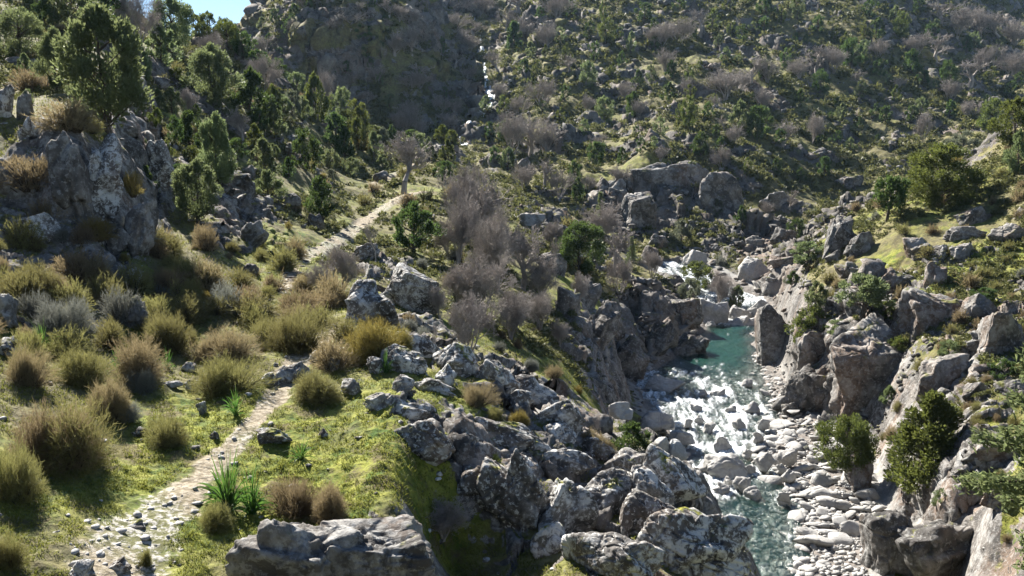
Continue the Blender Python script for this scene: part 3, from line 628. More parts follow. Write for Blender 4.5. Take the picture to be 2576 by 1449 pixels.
# ------------------------------------------------------------------ boulders that stand in the river are known first: the foam gathers at them
RIVER_BOULDERS = [  # u0, u1, v0, v1, label
 (698,746,455,482,'big pale grey boulder sitting amid the white rapids'), (710,734,440,455,'dark smooth boulder in the rapids uphill of the biggest pale one'),
 (754,776,457,474,'dark wet boulder at the edge of the cobble bar beside the rapids'), (779,798,455,468,'smooth grey rounded boulder on the upper cobble bar'),
 (669,694,436,446,'low black wet rock near the far edge of the rapids'), (752,765,437,446,'small dark rounded rock alone in the current before the cobble bar'),
 (742,760,407,416,'flat grey slab resting in shallow water by the foot of the cliff'), (731,744,424,433,'small flat rock washed over by the rapids'),
 (739,752,384,390,'flat whitish rock at the downstream end of the pool'), (698,708,394,400,'little dark stone where the pool spills over'), (710,725,394,400,'flat dark stone where the pool spills over'),
 (654,670,448,464,'rounded dark boulder at the bank downhill of the bush'), (668,685,453,470,'rounded greenish boulder against the near bank rocks'),
 (634,674,411,430,'large wet grey boulder at the mouth of the rapids beside the leafy bush'), (609,632,413,425,'grey boulder half on shore behind the leafy bush'),
 (733,750,484,499,'grey rounded stone at the water edge below the big pale boulder'), (712,730,489,498,'dark flat stone in the shallow blue water'),
 (745,763,494,505,'pale rounded stone in the shallows beside the bar'), (694,704,421,428,'tiny dark rock in white water'), (683,692,424,430,'little black rock poking from the foam'),
 (742,752,455,460,'mossy little rock in front of the dark wet boulder'), (724,733,483,490,'pale pebble-like stone just below the big boulder'),
 (693,706,303,313,'pale flat rock splitting the water above the pool'), (706,716,321,327,'wet dark stone at the head of the pool'), (775,790,497,507,'long pale stone at the edge of the bar'),
 (776,786,470,478,'dark split rock in the shallows'), (781,796,475,487,'dark cracked boulder lying across the water edge'),
 (703,716,428,436,'small black rock splitting the foam in mid rapids'), (724,736,411,418,'low wet stone in the upper rapids'), (690,702,409,415,'dark wet stone near the far side of the upper rapids'), (716,726,462,468,'wet stone tucked against the big pale boulder'), (662,674,425,432,'black rock near the far bank of the rapids'), (757,768,424,432,'wet grey stone by the right edge of the rapids'), (744,756,470,478,'low stone washed by the run below the rapids')]
RB_POS = []
for b in RIVER_BOULDERS:
    p = firsthit(GZ, (b[0] + b[1]) / 2, b[3] - 2); RB_POS.append((p[0], p[1], (b[1] - b[0]) * p[1] / F / 2))
# ------------------------------------------------------------------ water
def river():
    xl0, xr0, zw0 = (np.interp(GY, RY, q) for q in (RL, RR, RZ))
    m = inr & (GX > xl0 - 1.3) & (GX < xr0 + 1.6) & (GZ < zw0 + .25) & (GY > RY[0] + .2)
    m = cellmask(m.astype(float))
    used, q = subgrid(m)
    x, y = GX.ravel()[used], GY.ravel()[used]; z0 = np.interp(y, RY, RZ); dp = z0 - GZ.ravel()[used]
    rap = np.interp(y, [36, 40, 43, 46, 49, 54, 58, 62, 65, 75, 76.5, 78, 98], [.42, .42, .6, .95, .9, .95, .85, .6, .12, .12, .45, 1, 1])
    cx = (np.interp(y, RY, RL) + np.interp(y, RY, RR)) / 2
    s = (x - cx); wv_ = .5 * fbm2(x / 1.5, y / 2.5, 3, 85); f1 = fbm2(s / .55 + wv_, y / 2.4, 4, 81); f2 = 1 - 3.2 * np.abs(fbm2(s / .3 + 5 + wv_, y / 1.3, 4, 82)); f3 = fbm2(s / 1.6, y / 4, 3, 83)
    foam = rap * .85 - .80 + f1 * .95 + f2 * .38 + .75 * f3 - .35 * np.clip(s / 3.2, 0, 1.2) * (rap < .97)
    for bx, by, br in RB_POS:
        d = np.hypot((x - bx), np.where(y < by, (y - by) * .55, y - by)) / br
        foam = foam + .8 * rap * (1 - sstep(.9, 1.9, d)) * (d > .5)
    foam = sstep(-.1, .75, foam)
    z = z0 + rap * (.16 * f1 + .10 * f3) + .03 * (.2 + rap) * f2 + .03 * foam
    z = z - np.where(dp < .05, .06, 0)
    t = NT('river_water'); P = t.pos(); fo = t.attr('foam'); de = t.attr('depth'); ra = t.attr('rapid')
    n = t.noise(t.scale(P, (1, .55, 1)), 3.2, 5, .62, .6); n2 = t.noise(t.scale(P, (1, .6, 1)), 11, 3, .6)
    h = t.math('ADD', n, t.math('MULTIPLY', n2, .35)); bmp = t.n('ShaderNodeBump'); bmp.inputs['Distance'].default_value = .16
    t.put(bmp.inputs['Height'], h); t.put(bmp.inputs['Strength'], t.ss(ra, 0, .9, .3, 1.0)); nm = bmp.outputs[0]
    tp = t.n('ShaderNodeBsdfTransparent'); t.put(tp.inputs[0], t.mix(t.ss(de, .05, 1.3), (.92, .96, .94), (.26, .47, .40)))
    df = t.n('ShaderNodeBsdfDiffuse'); t.put(df.inputs[0], t.mix(t.ss(n, .4, .65), (.02, .085, .068), (.04, .14, .11)))
    m1 = t.n('ShaderNodeMixShader'); t.put(m1.inputs[0], t.ss(de, .1, 1.2, .10, .4)); t.t.links.new(tp.outputs[0], m1.inputs[1]); t.t.links.new(df.outputs[0], m1.inputs[2])  # diffuse teal body colour; in the shallows it stands in for sky reflection
    gl = t.n('ShaderNodeBsdfGlossy'); gl.inputs['Roughness'].default_value = .16; t.put(gl.inputs['Normal'], nm)
    fr = t.n('ShaderNodeFresnel'); fr.inputs[0].default_value = 1.33; t.put(fr.inputs['Normal'], nm)
    m2 = t.n('ShaderNodeMixShader'); t.put(m2.inputs[0], t.math('MULTIPLY', fr.outputs[0], 1.0, True)); t.t.links.new(m1.outputs[0], m2.inputs[1]); t.t.links.new(gl.outputs[0], m2.inputs[2])
    fm = t.pbr((.80, .84, .86), .5, t.bump(h, .8, .12), .5)
    m3 = t.n('ShaderNodeMixShader'); t.put(m3.inputs[0], t.math('MULTIPLY', fo, t.ss(t.noise(t.scale(P, (1, .35, 1)), 7, 6, .68, 1.2), .34, .58, .15, 1), True)); t.t.links.new(m2.outputs[0], m3.inputs[1]); t.t.links.new(fm, m3.inputs[2])
    M['water'] = t.done(m3.outputs[0])
    tag(mesh_obj('river', np.stack([x, y, z], 1), [q], M['water'], attrs=dict(foam=foam, depth=np.clip(dp, 0, 3), rapid=rap)), kind='structure')
river()
def stream():
    """the white torrent tumbling down the far gully"""
    pts = [(468,15,.6),(472,19,1.4),(478,34,.5),(482,47,.7),(483,50,3.4),(484,58,.7),(486,80,.6),(489,91,1.3),(491,98,1.6),(489,105,1.1),(483,112,2.8),(477,117,3.2),(473,123,2.2),(470,131,1.3),(466,139,1.9),(463,147,1.1)]
    P3 = [firsthit(GZ, u, v) for u, v, _ in pts]; D = np.full(GZ.shape, 9.)
    sel = (GY > 100) & (np.abs(GA + .04) < .12)
    X, Y = GX[sel], GY[sel]; d = np.full(X.shape, 9.)
    for (p, q, a, b) in zip(P3[:-1], P3[1:], pts[:-1], pts[1:]):
        dx, dy = q[0] - p[0], q[1] - p[1]; s = np.clip(((X - p[0]) * dx + (Y - p[1]) * dy) / (dx * dx + dy * dy + 1e-9), 0, 1)
        d = np.minimum(d, np.hypot(X - p[0] - s * dx, Y - p[1] - s * dy) / (.62 * (a[2] + (b[2] - a[2]) * s)))
    D[sel] = d; D = D + .9 * fbm2(GX / 1.6, GY / 2.6, 3, 91)
    used, q = subgrid(cellmask((D < 1).astype(float)))
    f = sstep(-.14, .1, fbm2(GX / 1.3, GY / 3.5, 4, 92)).ravel()[used]  # white foam patches, also painted in place of sun glints on the water
    tag(mesh_obj('stream', np.stack([GX.ravel()[used], GY.ravel()[used], GZ.ravel()[used] + .18 + .25 * f], 1), [q], M['water'], attrs=dict(foam=f, depth=np.full(len(used), .4), rapid=np.ones(len(used)))), kind='structure')
stream()

# ------------------------------------------------------------------ rocks
def rock_obj(V, Fc, mat, name='boulder'):
    return mesh_obj(name, V, [Fc], mat)
def place_rock(u0, u1, v0, v1, label, mat, seed, name='boulder', sub=5, npl=16, depth=.8, back=.42, rough=.06, rot=0., tilt=0., group=None, cat='rock', round_=.05, data=None, grow=1.12, dip=None, sx=1., sz=1., lift=0., boxy=False, crack=None):
    uc, vc = (u0 + u1) / 2, (v0 + v1) / 2
    p = firsthit(GZ, uc, v1 - .10 * (v1 - v0)); Y = p[1]; w_, h_ = (u1 - u0) * Y / F * grow, (v1 - v0) * Y / F * grow; d_ = depth * (w_ + h_) / 2; hs = .16 * h_; w_ *= sx; h_ *= sz
    Yc = min(Y + back * d_, max(firsthit(GZ, uc, vc)[1], Y + .05 * d_))
    if data is None:
        V, Fc = rock_mesh(seed, sub, npl, rough, round_, crack or (.07 if dip is None else .13), dip, boxy)
        V = V * np.array([w_, d_, h_ + hs]) / 2
        o = rock_obj(V, Fc, mat, name)
    else:
        o = data.copy(); o.name = name; COL.objects.link(o); o.scale = (w_ / 2, d_ / 2, h_ / 2)
    o.location = point(uc, vc, Yc) - np.array([0, 0, hs / 2 - lift]); o.rotation_euler = (0, tilt, rot)
    return tag(o, label, cat, group)
NEAR_ROCKS = [
 (238,362,506,620,'long grey boulder at the bottom edge with a lit rim and a shaded face',{'depth':.7,'back':.45,'sx':1.12,'npl':9,'boxy':True}), (318,436,524,630,'wide shaded boulder face at the bottom edge beside the dead brush',{'depth':.7,'back':.45,'sx':1.12,'npl':9,'boxy':True}),
 (485,549,442,540,'largest lichened boulder, tall and split, with a deep crack down its face',{'back':.3,'npl':12,'tilt':0.0}), (460,498,463,520,'smaller mossy boulder leaning on the largest lichened boulder',{}),
 (540,588,478,556,'tall tapering grey boulder right of the largest lichened one',{'tilt':.25}), (536,574,520,560,'squat mossy boulder at the foot of the tapering grey one',{}),
 (568,650,525,596,'broad pale rugged boulder at the bottom edge',{}), (640,738,506,590,'broad rugged boulder at the bottom edge next to the river',{}), (628,690,492,545,'long cracked grey boulder between two broad ones above the river',{}),
 (584,640,470,525,'blocky pale boulder above the broad rugged ones',{}), (625,668,468,522,'tilted slab-like boulder behind the blocky pale one',{'tilt':.3}),
 (606,654,448,482,'lichened boulder on the rim of the bank above the river',{}), (640,697,455,512,'long sloping whale-backed rock on the river side of the bank',{'tilt':.45}),
 (541,590,448,474,'low pale boulder beside a mossy hollow',{}), (388,446,415,468,'broad lichened outcrop block casting shade on the turf',{}), (430,470,425,462,'rugged end block of the lichened outcrop',{}),
 (388,432,398,424,'upper hump of the lichened outcrop',{}), (470,540,420,456,'long low rock ridge above the largest lichened boulder',{}), (364,394,393,412,'low mossy boulder just uphill of the outcrop',{}),
 (418,452,378,396,'flat dark grey boulder lying in the turf',{}), (437,452,364,390,'narrow upright slab leaning behind the flat dark boulder',{'tilt':.3}),
 (384,422,347,376,'mossy rounded boulder beside the small asphodel',{}), (396,440,334,362,'long pale tilted slab in the ridge above the turf',{'tilt':.35}), (436,476,344,380,'rugged knob of rock ending the pale ridge',{}),
 (366,386,357,376,'round lichened boulder beside the small asphodel clump',{}), (396,412,376,390,'pointed little rock in the turf',{'tilt':.3}), (341,361,379,397,'low broken rock beside the path turf',{}),
 (479,516,360,394,'pale block starting the slanting rock ridge',{}), (506,550,376,412,'middle block of the slanting rock ridge',{'tilt':.4}), (540,578,398,432,'lower block of the slanting rock ridge',{'tilt':.4}),
 (512,530,390,410,'egg-shaped boulder leaning on the slanting ridge',{}), (562,580,406,436,'pale end stone of the slanting ridge',{}), (545,572,424,448,'broken rocks below the slanting ridge',{}), (576,608,435,462,'grey block over the bank rim under a dry broom',{}),
 (347,399,281,326,'pointed grey rock standing up behind the ochre broom',{'npl':11,'back':.1}), (383,440,272,316,'dark brown slab wall below the path',{'tilt':.5,'depth':.5}), (352,378,243,262,'stacked grey stones propping the path edge',{}),
 (274,296,366,386,'white stone at the side of the rocky path',{}), (262,280,372,388,'pale jagged stone beside the sunlit broom',{}), (284,312,362,384,'broad white slab on the path',{}), (318,340,348,362,'dark rounded boulder on the path edge',{}), (308,322,350,364,'grey stone next to the dark rounded boulder',{}), (326,340,358,372,'dark block below the rounded boulder',{}),
 (256,290,428,446,'pair of joined pale rocks beside the path',{}), (186,197,380,392,'white stone under the sunlit broom',{}), (182,196,362,374,'flat grey stone in the turf',{}), (161,182,381,388,'flat white slab in the turf',{}), (132,146,428,438,'low grey stone beside the small round broom',{}), (209,219,430,441,'single upright pale stone in the turf',{}), (318,328,428,438,'dark stone at the turf edge',{}),
 (198,206,401,416,'thin dark upright stone under the sunlit broom',{}), (65,95,560,584,'white rock at the bottom of the path',{}), (105,132,558,574,'flat white stone sunk in the path',{}), (128,146,520,530,'flat stone lying in the path',{}), (268,285,556,572,'small pale rock at the turf foot by the bottom edge',{})]
for i, (u0, u1, v0, v1, lb, kw) in enumerate(NEAR_ROCKS):
    big = (u1 - u0) > 25
    place_rock(u0, u1, v0, v1, lb, M['rock'] if i > 1 else M['rock_mid'], 100 + i, sub=(6 if (u1 - u0) > 60 else 5) if big else 4, rot=random.uniform(-.3, .3), **({'tilt': .2, 'grow': 1.15, 'dip': .5, 'sx': 1.25, 'sz': .95, 'back': .5, 'round_': .11, 'rough': .045} | kw if u0 > 380 and v0 > 330 else kw))
CRAGS = [
 (46,88,126,222,'tallest lichened rock pillar of the crag',{'npl':10,'back':.2}), (86,126,128,226,'split lichened pillar standing right of the tallest',{'npl':10,'back':.2}), (122,158,190,268,'pale sloping rib at the lower end of the crag',{'tilt':.35}),
 (16,50,115,148,'isolated round boulder perched on the crag',{}), (15,34,88,122,'ribbed block above the perched round boulder',{}), (-12,12,82,124,'rough block at the picture edge above the crag',{}), (-14,30,158,204,'tilted pale slab at the picture edge beside the crag',{'tilt':.4}),
 (10,64,208,254,'low lichened hump below the crag',{'tilt':.3}), (106,134,224,260,'lichened rock under the sloping rib',{}), (144,178,136,198,'brown shaded bluff beside the crag',{}), (74,104,248,266,'pale flat rock among the brooms',{}),
 (112,148,264,296,'white jagged rock among the brooms',{}), (-10,20,290,332,'lichened boulder at the picture edge above the broom',{}), (-10,33,334,362,'flat layered boulder at the picture edge',{}), (120,150,292,334,'mossy dark boulder with a pale top among the brooms',{}), (18,45,470,496,'low pale rock under the big broom',{}),
 (140,160,180,200,'narrow fin of rock under the shaded bluff',{}), (228,262,192,222,'pale ribbed outcrop on the slope above the path',{'tilt':.4}), (238,268,216,252,'long pale ribs of rock on the slope above the path',{'tilt':.5}), (280,302,192,210,'mossy grey block on the wooded slope',{}), (300,326,212,232,'grey rock pair above the path bend',{}), (240,260,262,276,'pale low rock by the path bushes',{}),
 (206,226,168,184,'grey boulder under the slender juniper',{}), (240,258,164,180,'dark boulder on the wooded slope',{}), (286,300,134,146,'grey boulder between two wooded slope junipers',{}), (182,200,92,108,'pale smooth boulder beside a bare bush',{}), (152,170,76,92,'narrow dark rock on the upper slope',{}), (27,42,58,70,'pale boulder at the edge of the upper slope',{}), (0,26,56,66,'pale slab at the picture edge of the upper slope',{}),
 (396,412,146,156,'pale slab on the path spur',{}), (430,452,148,158,'sunlit slab on top of the spur',{}), (372,390,170,184,'sunlit ribs beside the upper path',{})]
for i, (u0, u1, v0, v1, lb, kw) in enumerate(CRAGS):
    place_rock(u0, u1, v0, v1, lb, M['rock'] if i < 16 and i % 2 else M['rock_mid'], 300 + i, grow=.9, sub=5 if (u1 - u0) > 25 else 4, rot=random.uniform(-.3, .3), **kw)
BANK = [
 (822,850,217,262,'overhanging grey outcrop on the grassy bank rim',{}), (846,874,232,262,'dark undercut block of the outcrop on the bank rim',{}), (826,846,250,264,'reddish block at the foot of the outcrop',{}), (905,937,238,264,'big squared block, first of three on the grassy bank',{'npl':9}), (933,951,245,266,'middle one of three blocks on the grassy bank',{'npl':9}), (952,975,243,266,'last and rounder of three blocks on the grassy bank',{'npl':10}),
 (958,994,208,228,'long grey rock below the large olive juniper',{'tilt':-.3}), (946,990,226,242,'low dark rocks above the three blocks',{}), (990,1024,224,248,'low grey rock at the picture edge of the grassy bank',{}),
 (838,900,318,408,'big lichened cliff block of the river bank',{'boxy':True,'sx':1.2,'back':.25}), (774,834,366,424,'bulging cliff block overhanging the rapids',{'npl':12}), (756,796,303,372,'dark cliff block beside the pool',{'npl':11}), (800,834,330,384,'rusty cliff block behind the pool edge',{'boxy':True,'sx':1.2}), (908,966,288,340,'broad smooth shaded block of the bank',{'boxy':True,'sx':1.2,'npl':10}), (962,998,294,330,'mossy shaded block right of the smooth one',{}), (976,1034,308,368,'large layered boulder near the picture edge',{}),
 (915,968,354,396,'lower lichened block under the ledge',{}), (862,916,510,590,'rounded pale cliff foot at the bottom edge by the cobble bar',{'npl':11}), (905,975,515,600,'shaded brown cliff face at the bottom edge under the pine boughs',{'npl':9,'back':.4,'boxy':True,'sx':1.3}), (998,1036,378,406,'banded grey block at the picture edge',{}), (820,850,296,312,'grey slab above the cliff',{}), (880,912,268,296,'grey rock face on the bank slope',{}), (926,950,262,292,'weathered boulder on the bank slope',{}),
 (782,800,402,418,'white wave-washed rock at the cliff foot',{}), (756,772,348,366,'white washed rock where the cliff meets the pool',{}), (836,868,384,420,'shaded undercut block above the cobble bar',{}), (966,1010,330,356,'reddish shelf rock near the picture edge',{}), (960,1030,430,462,'pale sloping slab right of the tall ledge juniper',{'tilt':-.3}), (846,876,452,500,'crumbly ledge rock under the leaning juniper',{}), (980,1024,482,506,'dark rock in the shade below the slab',{}), (960,986,380,400,'pale broken ledge above the tall ledge juniper',{}), (836,862,262,280,'small pale block below the outcrop',{}), (828,842,252,262,'loose boulder on the bank slope',{})]
for i, (u0, u1, v0, v1, lb, kw) in enumerate(BANK):
    place_rock(u0, u1, v0, v1, lb, M['rock_mid'], 400 + i, **({'back': .6} if 'back' not in kw else {}), sub=5 if (u1 - u0) > 22 else 4, rot=random.uniform(-.3, .3), **kw)
FARR = [
 (695,742,174,222,'big pale rock dome beyond the rapids',{'npl':22,'round_':.22,'tilt':-.5,'rough':.05}), (632,664,164,188,'rusty overhanging cliff block under the grassy ledge',{'boxy':True,'sx':1.2,'npl':9}), (658,702,162,190,'right part of the rusty cliff under the grassy ledge',{'boxy':True,'sx':1.2,'npl':9}), (625,654,194,234,'tall shaded cliff block below the rusty cliff',{'boxy':True,'sx':1.2,'npl':9}), (609,628,180,202,'grey cracked block at the end of the shaded cliff',{}), (626,636,182,192,'round boulder perched above the shaded cliff',{}),
 (649,668,234,250,'boulder balanced on the rocks beside the upper rapids',{}), (640,658,246,264,'smooth rock under the balanced boulder',{}), (684,706,250,268,'bare washed slab beside the upper white rapids',{'tilt':.4}), (694,728,298,328,'large pale washed rock left of the chute',{}), (722,750,306,328,'pale rounded rock between the washed rock and the chute',{}), (725,760,317,338,'whitest washed rock at the head of the pool',{}),
 (748,775,300,322,'bleached smooth bedrock chute above the pool',{'tilt':.3}), (738,768,258,284,'grey boulder above the bleached chute',{}), (768,797,256,274,'white slab among the rubble above the chute',{}), (762,785,274,296,'grey block leaning on the bank above the chute',{}), (664,704,298,332,'rounded top of the cliff jutting into the pool',{'npl':14}), (640,676,316,362,'furrowed cliff block left of the pool',{'tilt':.3}), (668,708,330,366,'furrowed cliff foot dipping into the green pool',{}), (612,648,338,384,'pale slanting cliff slab above the rapids',{'tilt':.45}),
 (584,616,300,350,'dark ribbed buttress on the slope above the rapids',{'tilt':.35}), (640,684,376,398,'washed grey foot of the cliff at the pool outlet',{}), (576,600,280,312,'dark ribbed rock under the broad evergreen',{}), (600,622,300,330,'mossy knob on the slope above the pool cliff',{}), (556,580,286,316,'shaded rock face below the broad evergreen',{}), (540,566,252,276,'ochre-stained rock face amid the bare thicket',{}), (606,626,322,344,'pale pointed stone above the cliff slabs',{}),
 (520,545,214,232,'dark rock on the crest of the spur',{}), (545,575,225,245,'grey rock on the crest of the spur',{}), (518,531,158,174,'pale boulder at the foot of the gully',{}), (596,618,178,196,'low grey rock on the grassy foot',{}),
 (770,795,228,246,'rubble block on the stony slope',{}), (742,764,236,254,'pale rubble block on the stony slope',{}), (760,790,192,214,'rough outcrop behind the stony slope',{}), (812,830,148,160,'grey outcrop on the grassy foot of the far slope',{}), (838,862,176,192,'reddish block at the mouth of the ravine',{})]
for i, (u0, u1, v0, v1, lb, kw) in enumerate(FARR):
    mat = M['river_rock'] if any(w_ in lb for w_ in ('washed', 'bleached', 'whitest', 'pale rounded')) else (M['rock_mid'] if 600 < 0 else M['rock_far'] if i < 6 or i > 26 else M['rock_mid'])
    place_rock(u0, u1, v0, v1, lb, mat, 500 + i, sub=5 if (u1 - u0) > 25 else 4, rot=random.uniform(-.3, .3), **kw)
for i, (u0, u1, v0, v1, lb) in enumerate(RIVER_BOULDERS):
    place_rock(u0, u1, v0, v1 + 3, lb, M['river_rock'], 600 + i, sub=5 if (u1 - u0) > 20 else 4, npl=11, round_=.16, rough=.04, rot=random.uniform(-.4, .4), back=.2, lift=.34 * (u1 - u0 < 40) * (v0 > 380))
# small outcrop blocks strewn over the slopes, each its own
POOLR = [rock_obj(*rock_mesh(900 + i, 4, 13), M['rock_far'], 'boulder') for i in range(8)]
for o in POOLR: hide_source(o)
POOLC = [rock_obj(*cobble_mesh(950 + i, 3), M['river_rock'], 'cobble') for i in range(10)]
for o in POOLC: hide_source(o)
rg = np.random.default_rng(5)
def visible_spots(n, mask, rg, pix=True):
    wgt = (mask & VIS).astype(float)
    wgt[1:] *= np.clip(np.diff(TT, axis=0) * 600, .05, 1.5)
    wgt *= 1 / GY ** 0
    c = np.cumsum(wgt.ravel()); k = np.searchsorted(c, rg.uniform(0, c[-1], n)); return k // NA, k % NA
def to_px(x, y, z):
    a, t = x / y, (z - CZ) / y
    cy = t * math.cos(PITCH) + math.sin(PITCH); cf = math.cos(PITCH) - t * math.sin(PITCH)
    return 512 + a / cf * F, 288 - cy / cf * F
infr = (lambda U: (U[0] > -20) & (U[0] < 1044) & (U[1] > -20) & (U[1] < 600))(to_px(GX, GY, GZ))
ii, jj = visible_spots(90, infr & (ROCK > .4) & (GY > 55) & (MBED < .5) & (MP < .1), rg)
for i, j in zip(ii, jj):
    x, y, z = GX[i, j], GY[i, j], GZ[i, j]; s = rg.uniform(4, 13) * y / F * .5; u, v = to_px(x, y, z)
    o = POOLR[rg.integers(8)].copy(); COL.objects.link(o); o.location = (x, y, z + .15 * s); o.scale = (s * rg.uniform(.8, 1.3), s, s * rg.uniform(.6, 1.0)); o.rotation_euler = (rg.normal() * .2, rg.normal() * .2, rg.uniform(0, 6.3))
    o.material_slots[0].link = 'OBJECT'; o.material_slots[0].material = M['rock_far'] if y > 100 else M['rock_mid']
    tag(o, auto_label([f'{q} grey boulder' for q in ('small', 'loose', 'weathered', 'rough', 'low', 'broken', 'jagged')], u, v), 'rock', 'loose boulders on the slopes')
# ------------------------------------------------------------------ the cobble bar
placed = []
tries = 0
while len(placed) < 235 and tries < 6000:
    tries += 1
    y = rg.uniform(34, 58); k = np.interp(y, [34, 37, 45, 49, 52, 56, 58], [1, 1, 1, .8, .35, .12, .08])
    if rg.uniform() > k: continue
    a_, b_ = np.interp(y, RY, RR), np.interp(y, RY, RB); x = rg.uniform(a_ - 1.5, b_ + .3)
    big = max(.12, .62 * (1 - len(placed) / 235) ** 1.6) * rg.uniform(.75, 1.2)
    if x < a_ - .2 and rg.uniform() < .5: continue
    if any((x - q[0]) ** 2 + ((y - q[1]) * .8) ** 2 < ((big + q[2]) * .78) ** 2 for q in placed) or any((x - q[0]) ** 2 + (y - q[1]) ** 2 < (big + q[2]) ** 2 * .8 for q in RB_POS): continue
    placed.append((x, y, big))
CW = ['white rounded cobble', 'pale grey cobble', 'smooth grey river stone', 'long pale river stone', 'flat pale river stone', 'oval whitish river stone', 'blunt grey cobble', 'small pale cobble', 'rounded bluish-grey cobble']
for n_, (x, y, s) in enumerate(placed):
    z = float(ground(x, y)); u, v = to_px(x, y, z); o = POOLC[n_ % 10].copy(); COL.objects.link(o)
    sx = s * rg.uniform(.9, 1.35); o.location = (x, y, z + s * .22); o.scale = (sx, s * rg.uniform(.6, 1), s * rg.uniform(.38, .62)); o.rotation_euler = (rg.normal() * .16, rg.normal() * .16, rg.normal() * .6)
    lk = CW[:]; rg.shuffle(lk)
    tag(o, auto_label([('big ' if s > .45 else '') + q for q in lk], u, v), 'stone', 'cobbles on the river bar')
def merge_rocks(name, pts, sizes, mat, seed, sub=1, flat=.6):
    n0, Fc = ico(sub); r_ = np.random.default_rng(seed); Vs = []
    for (x, y, z), s in zip(pts, sizes):
        N = unit(r_.normal(size=(6, 3))); d = r_.uniform(.55, 1, 6); dots = n0 @ N.T; rad = np.where(dots > .1, d / np.maximum(dots, .1), 1.3).min(1)
        V = n0 * np.clip(rad, .3, 1.3)[:, None] * s * np.array([r_.uniform(.8, 1.4), r_.uniform(.7, 1.1), flat * r_.uniform(.6, 1.2)])
        c, sn = math.cos(a := r_.uniform(0, 6.3)), math.sin(a); V = V @ np.array([[c, sn, 0], [-sn, c, 0], [0, 0, 1]]); Vs.append(V + np.array([x, y, z]))
    k = len(n0); V = np.concatenate(Vs); Fq = (np.arange(len(Vs))[:, None, None] * k + Fc[None]).reshape(-1, 3)
    return tag(mesh_obj(name, V, [Fq], mat, smooth=False), kind='stuff')
m_ = (MBAR > .5) & VIS & infr; ii, jj = visible_spots(2600, m_, rg); s = .03 + .13 * rg.uniform(0, 1, 2600) ** 2.5
merge_rocks('pebbles', np.stack([GX[ii, jj], GY[ii, jj], GZ[ii, jj] + s * .15], 1), s, M['river_rock'], 12)
m_ = (MBED > .5) & VIS & infr & (GY < 66); ii, jj = visible_spots(900, m_, rg); s = rg.uniform(.06, .28, 900)
merge_rocks('riverbed_stones', np.stack([GX[ii, jj], GY[ii, jj], GZ[ii, jj]], 1), s, M['river_rock'], 15, 2)
m_ = (MP > .3) & infr & (GY < 30); ii, jj = visible_spots(190, m_, rg); s = rg.uniform(.05, 1, 190) ** 3 * .085 + .008
merge_rocks('path_stones', np.stack([GX[ii, jj], GY[ii, jj], GZ[ii, jj] + s * .1], 1), s, M['river_rock'], 13, 1, .45)
m_ = (MP > .3) & infr & (GY >= 30); ii, jj = visible_spots(110, m_, rg); s = rg.uniform(.05, .2, 110)
merge_rocks('paving_stones', np.stack([GX[ii, jj], GY[ii, jj], GZ[ii, jj]], 1), s, M['rock_mid'], 14, 1, .35)
m_ = infr & (GY < 45) & (MP < .2) & (MBED < .5) & (MBAR < .5); ii, jj = visible_spots(420, m_, rg); s = rg.uniform(.1, 1, 420) ** 2 * .085 * (GY[ii, jj] / 16) ** .8
merge_rocks('turf_stones', np.stack([GX[ii, jj], GY[ii, jj], GZ[ii, jj] - s * .1], 1), s, M['rock'], 16, 2, .6)
m_ = infr & (GY > 45) & (ROCKATT > .22) & (MBED < .5); ii, jj = visible_spots(3600, m_, rg); s = rg.uniform(.45, 1, 3600) ** 2 * 4.6 * GY[ii, jj] / F
merge_rocks('rubble', np.stack([GX[ii, jj], GY[ii, jj], GZ[ii, jj] + s * .1], 1), s, M['rock_far'], 17, 1, .7)
